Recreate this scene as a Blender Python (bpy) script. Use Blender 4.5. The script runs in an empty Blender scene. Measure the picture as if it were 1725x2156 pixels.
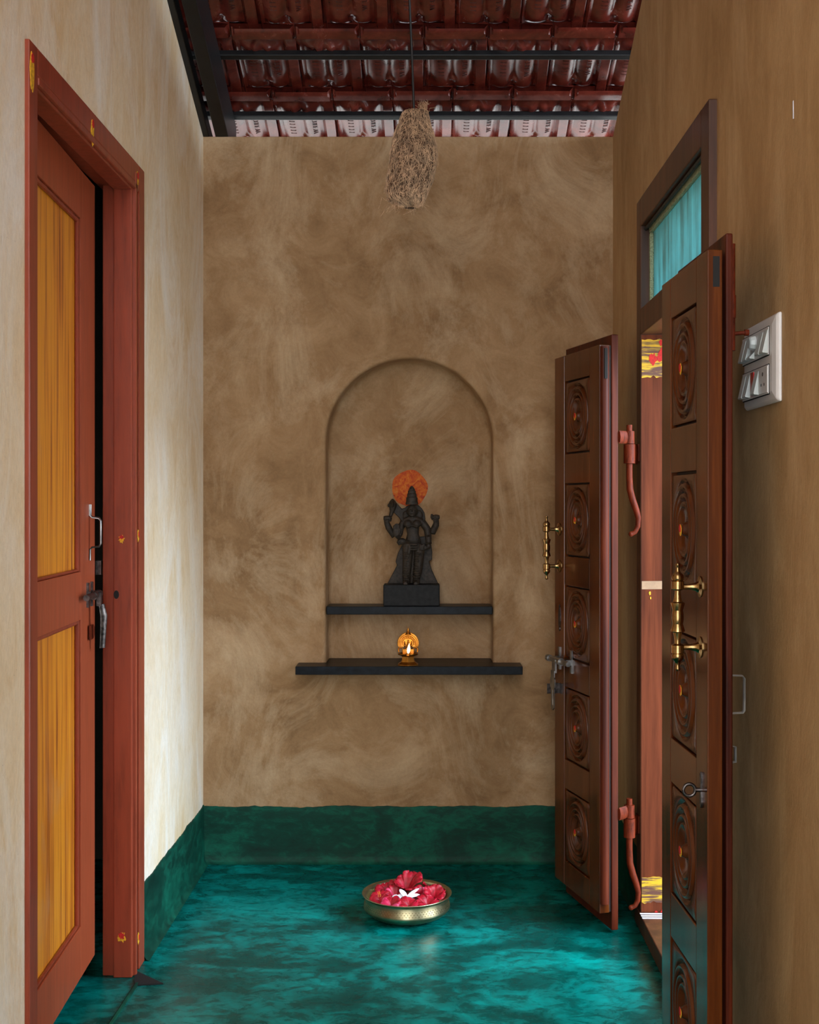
import bpy, bmesh, math, random
from mathutils import Vector, Matrix, noise
random.seed(7)
sc = bpy.context.scene
COL = sc.collection
PI = math.pi

# ------------------------------------------------------------------ camera, world, lights, exposure
H = 1.35                      # eye height
U = H / 757.0                 # metres per picture pixel at the back wall
F = 2550.0
D = F * U                     # distance to the back wall
XL, XR = -479 * U, 384 * U    # side walls
cam_d = bpy.data.cameras.new('camera')
cam = bpy.data.objects.new('camera', cam_d)
COL.objects.link(cam)
cam.location = (0, 0, H)
cam.rotation_euler = (PI / 2, 0, 0)
cam_d.sensor_width = 36.0
cam_d.lens = F / 2156.0 * 36.0
cam_d.shift_x = -44.5 / 2156.0
cam_d.shift_y = -18.0 / 2156.0
cam_d.clip_start = 0.05
sc.camera = cam

w = bpy.data.worlds.new('sky'); sc.world = w; w.use_nodes = True
nt = w.node_tree; nt.nodes.clear()
wo = nt.nodes.new('ShaderNodeOutputWorld'); bg = nt.nodes.new('ShaderNodeBackground')
bg.inputs['Color'].default_value = (0.92, 0.96, 1.0, 1); bg.inputs['Strength'].default_value = 6.0
nt.links.new(bg.outputs[0], wo.inputs[0])

def area(name, loc, target, sx, sy, power, col):
    l = bpy.data.lights.new(name, 'AREA'); l.shape = 'RECTANGLE'; l.size = sx; l.size_y = sy
    l.energy = power; l.color = col
    o = bpy.data.objects.new(name, l); COL.objects.link(o); o.location = loc
    o.rotation_euler = (Vector(target) - Vector(loc)).to_track_quat('-Z', 'Y').to_euler()
    return o
# open sky over the courtyard to the right, falling through the door
area('courtyard_skylight', (6.6, 1.3, 4.7), (-0.4, 4.1, 0.4), 4.6, 4.0, 1500, (0.52, 0.74, 1.0))

vs = sc.view_settings
sc.display_settings.display_device = 'sRGB'
vs.view_transform = 'Standard'; vs.look = 'None'; vs.exposure = 0.0; vs.gamma = 1.0; vs.use_curve_mapping = False

# ------------------------------------------------------------------ helpers
def P(px, py, k):
    return Vector(((px - 907) * U / k, D / k, H - (py - 1060) * U / k))

def lin(c):
    c = c / 255.0
    return c / 12.92 if c <= 0.04045 else ((c + 0.055) / 1.055) ** 2.4
def rgb(r, g, b): return (lin(r), lin(g), lin(b), 1)

class MB:
    def __init__(s): s.bm = bmesh.new(); s.mi = 0
    def _f(s, vs_):
        try:
            f = s.bm.faces.new(vs_); f.material_index = s.mi; return f
        except ValueError: return None
    def box(s, x0, x1, y0, y1, z0, z1, M=None):
        pts = [(x0,y0,z0),(x1,y0,z0),(x1,y1,z0),(x0,y1,z0),(x0,y0,z1),(x1,y0,z1),(x1,y1,z1),(x0,y1,z1)]
        v = [s.bm.verts.new(M @ Vector(p) if M else p) for p in pts]
        for q in ((0,3,2,1),(4,5,6,7),(0,1,5,4),(1,2,6,5),(2,3,7,6),(3,0,4,7)): s._f([v[i] for i in q])
        return s
    def prism(s, poly, vec, M=None):
        vec = Vector(vec)
        a = [Vector(p) for p in poly]; b = [p + vec for p in a]
        if M: a = [M @ p for p in a]; b = [M @ p for p in b]
        va = [s.bm.verts.new(p) for p in a]; vb = [s.bm.verts.new(p) for p in b]
        s._f(va[::-1]); s._f(vb)
        n = len(va)
        for i in range(n): s._f([va[i], va[(i+1)%n], vb[(i+1)%n], vb[i]])
        return s
    def lathe(s, prof, M=None, seg=24, sx=1.0, sy=1.0, cap=True, ph=0.0):
        rings = []
        for r, z in prof:
            ring = []
            for i in range(seg):
                a = 2*PI*i/seg + ph
                p = Vector((r*sx*math.cos(a), r*sy*math.sin(a), z))
                ring.append(s.bm.verts.new(M @ p if M else p))
            rings.append(ring)
        for a, b in zip(rings, rings[1:]):
            for i in range(seg): s._f([a[i], a[(i+1)%seg], b[(i+1)%seg], b[i]])
        if cap: s._f(rings[0][::-1]); s._f(rings[-1])
        return s
    def tube(s, pts, rad, seg=8, flat=1.0, up=None, cap=True):
        pts = [Vector(p) for p in pts]; n = len(pts)
        rr = rad if isinstance(rad, (list, tuple)) else [rad]*n
        rings = []; prev = Vector(up) if up else None
        for i, p in enumerate(pts):
            t = (pts[min(i+1,n-1)] - pts[max(i-1,0)])
            t = t.normalized() if t.length > 1e-9 else Vector((0,0,1))
            if prev is None: prev = t.orthogonal()
            a = prev - t * prev.dot(t)
            a = a.normalized() if a.length > 1e-6 else t.orthogonal().normalized()
            b = t.cross(a); prev = a
            rings.append([s.bm.verts.new(p + rr[i]*(math.cos(2*PI*j/seg)*a + flat*math.sin(2*PI*j/seg)*b)) for j in range(seg)])
        for a, b in zip(rings, rings[1:]):
            for i in range(seg): s._f([a[i], a[(i+1)%seg], b[(i+1)%seg], b[i]])
        if cap: s._f(rings[0][::-1]); s._f(rings[-1])
        return s
    def ell(s, c, r, M=None, nu=16, nv=10):
        c = Vector(c); R = M.to_3x3() if M else Matrix.Identity(3)
        rings = []
        for i in range(1, nv):
            th = PI*i/nv
            rings.append([s.bm.verts.new(c + R @ Vector((r[0]*math.sin(th)*math.cos(2*PI*j/nu), r[1]*math.sin(th)*math.sin(2*PI*j/nu), r[2]*math.cos(th)))) for j in range(nu)])
        top = s.bm.verts.new(c + R @ Vector((0,0,r[2]))); bot = s.bm.verts.new(c + R @ Vector((0,0,-r[2])))
        for j in range(nu):
            s._f([top, rings[0][j], rings[0][(j+1)%nu]]); s._f([bot, rings[-1][(j+1)%nu], rings[-1][j]])
        for a, b in zip(rings, rings[1:]):
            for j in range(nu): s._f([a[j], b[j], b[(j+1)%nu], a[(j+1)%nu]])
        return s
    def grid(s, fn, nu, nv, closed_u=False):
        g = [[s.bm.verts.new(fn(i/(nu if closed_u else nu-1), j/(nv-1))) for i in range(nu)] for j in range(nv)]
        for j in range(nv-1):
            for i in range(nu if closed_u else nu-1):
                s._f([g[j][i], g[j][(i+1)%nu], g[j+1][(i+1)%nu], g[j+1][i]])
        return g
    def build(s, name, mat, parent=None, smooth=None, bevel=0, recalc=True, seg=2):
        if recalc: bmesh.ops.recalc_face_normals(s.bm, faces=s.bm.faces)
        if smooth:
            for f in s.bm.faces: f.smooth = True
            for e in s.bm.edges:
                if len(e.link_faces) == 2 and e.calc_face_angle(0) > math.radians(smooth): e.smooth = False
        me = bpy.data.meshes.new(name)
        o = bpy.data.objects.new(name, me); COL.objects.link(o)
        if parent is not None:
            o.parent = parent
            s.bm.transform(wmat(parent).inverted())
        s.bm.to_mesh(me); s.bm.free()
        for m in (mat if isinstance(mat, (list, tuple)) else [mat]): me.materials.append(m)
        if bevel:
            b = o.modifiers.new('bevel', 'BEVEL'); b.width = bevel; b.segments = seg; b.limit_method = 'ANGLE'; b.angle_limit = math.radians(40)
            b.harden_normals = False
        return o

def wmat(o):
    m = o.matrix_basis.copy()
    while o.parent is not None:
        o = o.parent; m = o.matrix_basis @ m
    return m

def tag(o, label=None, cat=None, group=None, kind=None):
    if label: o['label'] = label
    if cat: o['category'] = cat
    if group: o['group'] = group
    if kind: o['kind'] = kind
    return o
def empty(name, loc, label, cat, group=None, kind=None):
    o = bpy.data.objects.new(name, None); COL.objects.link(o); o.location = loc; o.empty_display_size = 0.05
    return tag(o, label, cat, group, kind)

# ------------------------------------------------------------------ materials
class NT:
    def __init__(s, name):
        s.m = bpy.data.materials.new(name); s.m.use_nodes = True
        s.t = s.m.node_tree; s.b = s.t.nodes['Principled BSDF']
        s.tc = s.t.nodes.new('ShaderNodeTexCoord')
    def n(s, typ, **kw):
        x = s.t.nodes.new(typ)
        for k, v in kw.items(): setattr(x, k, v)
        return x
    def l(s, a, b): s.t.links.new(a, b)
    def coords(s, scale=(1,1,1), rot=(0,0,0)):
        mp = s.n('ShaderNodeMapping'); mp.inputs['Scale'].default_value = scale; mp.inputs['Rotation'].default_value = rot
        s.l(s.tc.outputs['Object'], mp.inputs['Vector']); return mp.outputs['Vector']
    def noise(s, scale, vec=None, detail=6, rough=0.6, dist=0.0):
        x = s.n('ShaderNodeTexNoise'); x.inputs['Scale'].default_value = scale; x.inputs['Detail'].default_value = detail
        x.inputs['Roughness'].default_value = rough; x.inputs['Distortion'].default_value = dist
        s.l(vec if vec is not None else s.tc.outputs['Object'], x.inputs['Vector']); return x.outputs['Fac']
    def ramp(s, fac, stops):
        x = s.n('ShaderNodeValToRGB'); e = x.color_ramp.elements
        while len(e) < len(stops): e.new(0.5)
        for el, (p, c) in zip(e, stops): el.position = p; el.color = c
        s.l(fac, x.inputs['Fac']); return x.outputs['Color']
    def mix(s, fac, a, b, mode='MIX'):
        x = s.n('ShaderNodeMix', data_type='RGBA', blend_type=mode)
        if isinstance(fac, (int, float)): x.inputs[0].default_value = fac
        else: s.l(fac, x.inputs[0])
        for v, i in ((a, 6), (b, 7)):
            if isinstance(v, tuple): x.inputs[i].default_value = v
            else: s.l(v, x.inputs[i])
        return x.outputs[2]
    def math(s, op, a, b):
        x = s.n('ShaderNodeMath', operation=op)
        for v, i in ((a, 0), (b, 1)):
            if isinstance(v, (int, float)): x.inputs[i].default_value = v
            else: s.l(v, x.inputs[i])
        return x.outputs[0]
    def color(s, c):
        if isinstance(c, tuple): s.b.inputs['Base Color'].default_value = c
        else: s.l(c, s.b.inputs['Base Color'])
    def rough(s, r):
        if isinstance(r, (int, float)): s.b.inputs['Roughness'].default_value = r
        else: s.l(r, s.b.inputs['Roughness'])
    def bump(s, h, strength=0.3, dist=0.01):
        x = s.n('ShaderNodeBump'); x.inputs['Strength'].default_value = strength; x.inputs['Distance'].default_value = dist
        s.l(h, x.inputs['Height']); s.l(x.outputs[0], s.b.inputs['Normal'])

G = lambda v: (v, v, v, 1)
def limewash(name, dark, mid, light, pale, streak=(1,1,1), stains=0.0, wash=(0.5, 0.72)):
    m = NT(name)
    big = m.noise(1.3, m.coords(streak), 6, 0.6, 0.4)
    med = m.noise(5.5, m.coords(streak), 9, 0.72, 0.9)
    fin = m.noise(95, m.coords(streak), 4, 0.7)
    c1 = m.ramp(m.math('ADD', m.math('MULTIPLY', big, 0.5), m.math('MULTIPLY', med, 0.5)), [(0.38, dark), (0.5, mid), (0.61, light)])
    brush = m.noise(2.3, m.coords((streak[0]*1.1, streak[1], streak[2]*0.75), (0.2, 0.35, 0.15)), 10, 0.74, 1.1)
    c2 = m.mix(m.math('MULTIPLY', m.ramp(brush, [(wash[0], G(0)), (wash[1], G(1))]), 0.7), c1, pale)
    c3 = m.mix(0.18, c2, m.ramp(fin, [(0.3, G(0.25)), (0.7, G(1))]), 'MULTIPLY')
    spk = m.noise(210, None, 2, 0.5)
    c4 = m.mix(m.math('MULTIPLY', m.ramp(spk, [(0.72, G(0)), (0.76, G(1))]), 0.35), c3, (0.08, 0.05, 0.03, 1))
    m.color(c4); m.rough(0.78); m.b.inputs['Specular IOR Level'].default_value = 0.25
    m.bump(m.math('ADD', m.math('MULTIPLY', med, 0.5), m.math('MULTIPLY', fin, 0.25)), 0.35, 0.012)
    return m.m
M = {}
M['wall'] = limewash('limewash_ochre', rgb(124,92,58), rgb(149,115,79), rgb(168,134,97), rgb(192,164,130), wash=(0.47,0.66))
M['wall_left'] = limewash('limewash_cream_lit', rgb(222,186,138), rgb(233,208,172), rgb(239,221,196), rgb(246,240,232), (1.3,1.3,0.6), wash=(0.48,0.68))  # creamier limewash, paled further so its stronger light sits in the colour
M['wall_right'] = limewash('limewash_tan', rgb(160,124,82), rgb(178,142,98), rgb(190,156,112), rgb(204,174,132), (1.6,1.6,0.6))

def oxide(name, c0, c1, c2, sc_=(1,1,1), rough=(0.2, 0.42), spec=0.5):
    m = NT(name); m.b.inputs['Specular IOR Level'].default_value = spec
    v = m.coords(sc_)
    a = m.noise(2.2, v, 8, 0.66, 1.2); b = m.noise(16, v, 8, 0.72, 0.8); c = m.noise(70, v, 4, 0.7)
    f = m.math('ADD', m.math('MULTIPLY', a, 0.6), m.math('MULTIPLY', b, 0.4))
    col = m.ramp(f, [(0.3, c0), (0.48, c1), (0.66, c2)])
    col = m.mix(0.18, col, m.ramp(c, [(0.3, G(0.3)), (0.65, G(1))]), 'MULTIPLY')
    m.color(col)
    m.rough(m.ramp(b, [(0.3, G(rough[0])), (0.7, G(rough[1]))]))
    m.bump(m.math('ADD', m.math('MULTIPLY', b, 0.6), m.math('MULTIPLY', c, 0.25)), 0.16, 0.006)
    return m.m
M['floor'] = oxide('green_oxide_floor', rgb(0,40,35), rgb(0,74,66), rgb(0,152,142), (0.9,1.5,1), (0.2,0.36), 0.12)
M['skirt'] = oxide('green_oxide_skirting', rgb(0,24,17), rgb(1,54,40), rgb(8,98,74), (1,1.2,2.2), (0.5,0.7), 0.2)

def painted(name, c, var=0.12, rough=0.4, sc_=(6,6,0.6), bump=0.12, spec=0.35):
    m = NT(name); m.b.inputs['Specular IOR Level'].default_value = spec
    a = m.noise(8, m.coords(sc_), 6, 0.65)
    d = tuple(x*(1-var*2.4) for x in c[:3]) + (1,); e = tuple(min(1, x*(1+var*1.6)) for x in c[:3]) + (1,)
    m.color(m.ramp(a, [(0.3, d), (0.5, c), (0.72, e)])); m.rough(rough)
    m.bump(a, bump, 0.004)
    return m.m
M['red_paint'] = painted('red_oxide_paint', rgb(160,74,44), 0.08, 0.38)
M['red_paint_dark'] = painted('worn_red_paint', rgb(140,60,38), 0.13, 0.34)
M['hinge_paint'] = painted('painted_iron', rgb(94,33,12), 0.25, 0.5, (14,14,5), 0.3, 0.15)

def wood(name, c0, c1, c2, rough=0.3, freq=26, coat=0.0, axis=(1,1,0.06), spec=0.35, bump=0.10):
    m = NT(name); m.b.inputs['Specular IOR Level'].default_value = spec
    a = m.noise(freq, m.coords(axis), 7, 0.6, 0.35); b = m.noise(freq*5, m.coords((axis[0],axis[1],axis[2]*0.8)), 4, 0.6)
    big = m.noise(3, m.coords((1,1,0.4)), 3, 0.5)
    f = m.math('ADD', m.math('MULTIPLY', a, 0.7), m.math('ADD', m.math('MULTIPLY', b, 0.15), m.math('MULTIPLY', big, 0.15)))
    m.color(m.ramp(f, [(0.36, c0), (0.5, c1), (0.64, c2)])); m.rough(rough)
    m.b.inputs['Coat Weight'].default_value = coat; m.b.inputs['Coat Roughness'].default_value = 0.12
    m.bump(f, bump, 0.004)
    return m.m
M['carved'] = wood('carved_dark_wood', rgb(62,26,7), rgb(76,34,9), rgb(92,44,13), 0.26, 24, 0.12, bump=0.02)
M['teak'] = wood('polished_dark_wood', rgb(54,22,5), rgb(80,36,9), rgb(104,52,16), 0.21, 24, 0.15)
M['teak_edge'] = wood('reddish_wood_edge', rgb(46,13,4), rgb(72,25,9), rgb(94,37,15), 0.42, 30, 0.0, spec=0.15)
M['frame_wood'] = wood('brown_door_frame', rgb(52,30,18), rgb(74,42,24), rgb(96,56,34), 0.45, 22, 0.1)
M['jamb_wood'] = wood('red_brown_jamb', rgb(66,28,13), rgb(92,43,22), rgb(112,55,30), 0.5, 30, 0.0, spec=0.12)

def grain_panel():
    m = NT('painted_wood_grain_panel')
    v = m.coords((1,1,0.03))
    a = m.noise(42, v, 5, 0.6, 0.25); b = m.noise(150, v, 3, 0.6); wear = m.noise(5, m.coords((1,1,0.5)), 6, 0.7, 0.8)
    f = m.math('ADD', m.math('MULTIPLY', a, 0.72), m.math('MULTIPLY', b, 0.28))
    c = m.ramp(f, [(0.36, rgb(140,66,18)), (0.45, rgb(200,116,26)), (0.55, rgb(228,150,36)), (0.68, rgb(212,130,30))])
    c = m.mix(m.math('MULTIPLY', m.ramp(wear, [(0.56, G(0)), (0.78, G(1))]), 0.45), c, rgb(196,148,104))
    m.color(c); m.rough(0.36); return m.m
M['grain'] = grain_panel()

def tile_mat():
    m = NT('glazed_clay_tile')
    a = m.noise(9, None, 6, 0.65, 0.4); b = m.noise(70, None, 4, 0.7)
    c = m.ramp(a, [(0.3, rgb(64,20,16)), (0.5, rgb(94,33,25)), (0.7, rgb(122,50,38))])
    c = m.mix(m.math('MULTIPLY', m.ramp(b, [(0.55, G(0)), (0.8, G(1))]), 0.3), c, rgb(96,60,44))
    m.color(c); m.rough(m.ramp(a, [(0.3, G(0.16)), (0.7, G(0.3))]))
    m.b.inputs['Specular IOR Level'].default_value = 0.75
    m.bump(m.math('ADD', a, m.math('MULTIPLY', b, 0.3)), 0.12, 0.006)
    return m.m
M['tile'] = tile_mat()
def plain(name, c, rough=0.5, metal=0.0, var=0.1, sc_=30, bump=0.08, spec=0.5):
    m = NT(name); m.b.inputs['Specular IOR Level'].default_value = spec; a = m.noise(sc_, None, 5, 0.6)
    d = tuple(x*(1-var*2) for x in c[:3]) + (1,); e = tuple(min(1, x*(1+var*2)) for x in c[:3]) + (1,)
    m.color(m.ramp(a, [(0.3, d), (0.7, e)])); m.rough(rough); m.b.inputs['Metallic'].default_value = metal
    if bump: m.bump(a, bump, 0.002)
    return m.m
M['black_steel'] = plain('black_painted_steel', rgb(18,18,19), 0.4, 0, 0.2, 20, 0.1, 0.4)
M['letter'] = plain('embossed_clay_shade', rgb(66,26,22), 0.35, 0, 0.1)  # clay darkened to hold the shading of the raised letters
M['stone'] = plain('black_stone', rgb(22,22,23), 0.6, 0, 0.3, 60, 0.25, 0.2)
M['granite'] = plain('polished_black_stone_slab', rgb(12,16,21), 0.34, 0, 0.4, 45, 0.08, 0.1)
M['idol'] = plain('dark_carved_stone', rgb(42,34,26), 0.6, 0, 0.35, 90, 0.35, 0.3)
M['steel'] = plain('dull_steel', rgb(150,148,146), 0.34, 1.0, 0.2, 40, 0.1)
M['white_steel'] = plain('satin_steel', rgb(170,166,160), 0.5, 0.4, 0.1, 40, 0.05)
M['old_steel'] = plain('blackened_steel', rgb(92,86,84), 0.38, 1.0, 0.4, 60, 0.2)
M['white_plastic'] = plain('white_plastic', rgb(206,200,196), 0.35, 0, 0.03, 20, 0)
M['grey_plastic'] = plain('pale_grey_plastic', rgb(186,190,186), 0.35, 0, 0.03, 20, 0)
M['red_plastic'] = plain('red_indicator', rgb(170,20,24), 0.3, 0, 0.05, 20, 0)
M['dark'] = plain('black_gap', rgb(12,11,10), 0.8, 0, 0.1, 20, 0)
M['yellow'] = plain('turmeric_yellow', rgb(214,158,20), 0.7, 0, 0.2, 160, 0.2)
M['red'] = plain('vermilion_red', rgb(188,22,16), 0.7, 0, 0.15, 160, 0.2)
M['gold_foil'] = plain('brass_bezel', rgb(150,110,60), 0.3, 1.0, 0.2, 60, 0.1)
M['straw'] = plain('dry_straw', rgb(178,144,112), 0.7, 0, 0.3, 60, 0)
M['nest_core'] = plain('nest_core', rgb(84,62,44), 0.95, 0, 0.3, 80, 0.6)
M['concrete'] = plain('pale_yard_paving', rgb(196,196,190), 0.9, 0, 0.06, 6, 0.1)
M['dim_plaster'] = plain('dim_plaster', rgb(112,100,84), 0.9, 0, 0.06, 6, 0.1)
def brass_mat(name, c0, c1, c2, rough):
    m = NT(name); a = m.noise(24, None, 6, 0.65); b = m.noise(160, None, 3, 0.6)
    m.color(m.ramp(a, [(0.3, c0), (0.5, c1), (0.7, c2)])); m.b.inputs['Metallic'].default_value = 1.0
    m.rough(m.ramp(b, [(0.3, G(rough*0.9)), (0.7, G(rough*1.2))])); m.bump(b, 0.03, 0.001); return m.m
M['brass'] = brass_mat('aged_brass', rgb(110,88,58), rgb(164,132,86), rgb(196,164,112), 0.22)
M['bowl_brass'] = brass_mat('hammered_brass', rgb(150,138,104), rgb(174,162,126), rgb(192,180,144), 0.33)
M['lamp_brass'] = brass_mat('lamp_brass', rgb(120,74,26), rgb(176,116,46), rgb(206,150,70), 0.34)
def petal_mat(name, c0, c1, c2):
    m = NT(name); a = m.noise(60, None, 5, 0.6, 0.6)
    m.color(m.ramp(a, [(0.3, c0), (0.5, c1), (0.72, c2)])); m.rough(0.5)
    m.b.inputs['Subsurface Weight'].default_value = 0.0; m.bump(a, 0.25, 0.003); return m.m
M['petal'] = petal_mat('hibiscus_petal', rgb(112,0,14), rgb(172,4,30), rgb(206,22,60))
M['petal_pink'] = petal_mat('hibiscus_petal_pink', rgb(160,8,40), rgb(198,30,74), rgb(226,110,144))
M['petal_white'] = petal_mat('white_petal', rgb(216,218,228), rgb(234,236,242), rgb(246,248,250))
M['stamen'] = plain('red_stamen', rgb(196,30,36), 0.5, 0, 0.2, 60, 0)
M['pollen'] = plain('pollen', rgb(226,170,40), 0.8, 0, 0.2, 60, 0)
M['calyx'] = plain('calyx_green', rgb(70,96,40), 0.6, 0, 0.2, 60, 0)
def transom_mat():  # translucent pane that lets daylight through from behind
    m = NT('teal_translucent_pane')
    a = m.noise(30, m.coords((1,1,0.07)), 6, 0.65, 0.2); b = m.noise(5, None, 4, 0.6)
    f = m.math('ADD', m.math('MULTIPLY', a, 0.65), m.math('MULTIPLY', b, 0.35))
    m.color(m.ramp(f, [(0.34, rgb(110,140,132)), (0.46, rgb(126,176,174)), (0.6, rgb(140,200,200)), (0.72, rgb(170,214,212))]))
    m.rough(0.4)
    tr = m.n('ShaderNodeBsdfTranslucent'); m.l(m.b.inputs['Base Color'].links[0].from_socket, tr.inputs['Color'])
    mx = m.n('ShaderNodeMixShader'); mx.inputs[0].default_value = 0.5
    m.l(m.b.outputs[0], mx.inputs[1]); m.l(tr.outputs[0], mx.inputs[2]); m.l(mx.outputs[0], m.t.nodes['Material Output'].inputs['Surface'])
    return m.m
M['teal'] = transom_mat()
M['teal_bead'] = painted('weathered_green_bead', rgb(150,160,128), 0.3, 0.6, (40,4,40))
def halo_mat():
    m = NT('vermilion_and_turmeric_disc')
    a = m.noise(34, None, 8, 0.7, 1.6); b = m.noise(120, None, 4, 0.7)
    f = m.math('ADD', m.math('MULTIPLY', a, 0.75), m.math('MULTIPLY', b, 0.25))
    m.color(m.ramp(f, [(0.34, rgb(112,20,2)), (0.45, rgb(168,58,4)), (0.56, rgb(190,94,10)), (0.68, rgb(184,124,52))])); m.rough(0.8); return m.m
M['halo'] = halo_mat()
def scribble():
    m = NT('turmeric_brush_strokes')
    a = m.noise(26, m.coords((0.35,1,3.2),(0,0.35,0)), 5, 0.6, 0.9); b = m.noise(14, None, 3, 0.5)
    f = m.math('ADD', m.math('MULTIPLY', a, 0.75), m.math('MULTIPLY', b, 0.25))
    m.color(m.ramp(f, [(0.45, rgb(90,52,38)), (0.50, rgb(140,108,34)), (0.55, rgb(206,160,16)), (0.8, rgb(214,172,22))])); m.rough(0.6); return m.m
M['scribble'] = scribble()
M['white_paint'] = plain('white_rice_paint', rgb(226,230,240), 0.7, 0, 0.05, 60, 0.1)
fm = bpy.data.materials.new('flame'); fm.use_nodes = True
fb = fm.node_tree.nodes['Principled BSDF']; fb.inputs['Base Color'].default_value = (1,0.7,0.3,1)
fb.inputs['Emission Color'].default_value = (1.0,0.72,0.34,1); fb.inputs['Emission Strength'].default_value = 6.0
M['flame'] = fm

# ------------------------------------------------------------------ the setting
WT = 0.23                                   # wall thickness
Y0 = -1.3                                   # the passage is open behind the camera
ROOF = 0.407
ZT = 2.727                                  # top of the back wall
def ztop(y): return ZT + ROOF * (D - y)
def side_piece(mb, x, dx, y0, y1, z0, z1=None):
    za = z1 if z1 is not None else ztop(y0); zb = z1 if z1 is not None else ztop(y1)
    mb.prism([(x,y0,z0),(x,y1,z0),(x,y1,zb),(x,y0,za)], (dx,0,0))
# left wall with the opening of the red door
LD = dict(y0=2.551, y1=3.571, top=2.327)
WTL = 0.10
mb = MB()
side_piece(mb, XL, -WTL, Y0, LD['y0'], -0.1)
side_piece(mb, XL, -WTL, LD['y1'], D + WT, -0.1)
side_piece(mb, XL, -WTL, LD['y0'], LD['y1'], LD['top'])
tag(mb.build('wall_left', M['wall_left']), 'cream limewashed side wall around the red and yellow door', 'wall', kind='structure')
RD = dict(y0=2.896, y1=3.907, top=2.318)
mb = MB()
side_piece(mb, XR, WT, Y0, RD['y0'], -0.1)
side_piece(mb, XR, WT, RD['y1'], D + WT, -0.1)
side_piece(mb, XR, WT, RD['y0'], RD['y1'], RD['top'])
tag(mb.build('wall_right', M['wall_right']), 'tan limewashed side wall carrying the switch panel and carved double door', 'wall', kind='structure')

# back wall with its arched niche
NX0, NX1 = (686-907)*U, (1038.6-907)*U
NC, NR = (NX0+NX1)/2, (NX1-NX0)/2
NZ0, NZS = 0.735, 1.58
ND = 0.135
arch = [(NX0, NZ0), (NX0, 1.0), (NX0, 1.3)] + [(NC - NR*math.cos(PI*i/40), NZS + NR*math.sin(PI*i/40)) for i in range(41)] + [(NX1, 1.3), (NX1, 1.0), (NX1, NZ0)]
mb = MB(); bm = mb.bm
def ray_edge(x, z):                          # carry an arch point out to the wall's outline
    if z >= NZS:
        dx, dz = x - NC, z - NZS
        ts = []
        if dx < -1e-6: ts.append((XL - NC)/dx)
        if dx > 1e-6: ts.append((XR - NC)/dx)
        if dz > 1e-6: ts.append((ZT - NZS)/dz)
        t = min(ts); return (NC + dx*t, NZS + dz*t)
    return (XL if x < NC else XR, z)
EB = 0.016
loops = []
outer = [ray_edge(*p) for p in arch]
steps = [None, (1.0 + EB/NR, 0.0), (1.0 + EB*0.45/NR, 0.0022), (1.0 + EB*0.12/NR, 0.007), (1.0, EB), (1.0, ND*0.6), (0.99, ND*0.93), (0.95, ND)]
for st in steps:
    ring = []
    for p, o in zip(arch, outer):
        if st is None: ring.append(bm.verts.new((o[0], D, o[1])))
        else:
            s_, dy = st
            x = NC + (p[0]-NC)*s_; z = NZS + (p[1]-NZS)*s_ if p[1] > NZS else p[1]
            ring.append(bm.verts.new((x, D + dy, z)))
    loops.append(ring)
for a, b in zip(loops, loops[1:]):
    for i in range(len(a)-1): bm.faces.new([a[i], a[i+1], b[i+1], b[i]])
bm.faces.new(loops[-1])
# upper corners left by the rays
for sx, idx in ((XL, 0), (XR, -1)):
    cand = [v for v in loops[0] if abs(v.co.x - sx) < 1e-5]; hi = max(cand, key=lambda v: v.co.z)
    top = [v for v in loops[0] if abs(v.co.z - ZT) < 1e-5]
    nb = min(top, key=lambda v: abs(v.co.x - sx))
    c = bm.verts.new((sx, D, ZT)); bm.faces.new([hi, c, nb])
    lo = min(cand, key=lambda v: v.co.z)
mb.prism([(XL, D, -0.1), (XR, D, -0.1), (XR, D, NZ0), (XL, D, NZ0)], (0, WT, 0))
mb.box(XL, XR, D + ND + 0.003, D + WT, NZ0, ZT-0.001)       # body behind the niche
mb.prism([(XL, D, ZT-0.0005), (XR, D, ZT-0.0005), (XR, D+WT, ZT-0.0005), (XL, D+WT, ZT-0.0005)], (0, 0, 0.0005))
bmesh.ops.remove_doubles(bm, verts=bm.verts, dist=0.00005)
wall_back = tag(mb.build('wall_back', M['wall'], smooth=50), 'ochre limewashed end wall with the arched niche', 'wall', kind='structure')
# vermilion disc painted behind the idol
mb = MB()
hc = P(863, 1028, D/(D+ND)); hr = 37.5*U*(D+ND)/D
pts = []
for i in range(72):
    a = 2*PI*i/72; r = hr*(1 + 0.025*math.sin(5*a+1) + 0.02*noise.noise((math.cos(a)*3, math.sin(a)*3, 4)))
    pts.append((hc.x + r*math.cos(a), D + ND - 0.0006, hc.z + r*math.sin(a)*1.02))
mb.prism(pts, (0, -0.0012, 0))
tag(mb.build('painted_disc', M['halo'], wall_back), 'orange red disc painted on the niche wall behind the idol')

mb = MB(); mb.box(XL - 0.55, XR + 0.03, Y0, D + WT, -0.1, 0.0)
tag(mb.build('floor', M['floor']), 'glossy teal green oxide floor', 'floor', kind='structure')
mb = MB(); mb.box(XR + 0.03, 9, -4, 12, -0.14, -0.02); mb.box(-9, XR + 0.03, D + WT, 12, -0.14, -0.02)
tag(mb.build('ground', M['concrete']), 'pale paved yard outside the carved door', 'yard', kind='structure')
# the door sill line in the floor
mb = MB(); mb.tube([(XL+0.024, 2.6, 0.001), (XL+0.02, 2.9, 0.0012), (XL+0.026, 3.2, 0.001), (XL+0.029, 3.40, 0.0015)], 0.0055, 6)
tag(mb.build('trim_1', M['skirt']), 'raised seam in the floor along the sill of the red door', 'seam', kind='structure')

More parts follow.
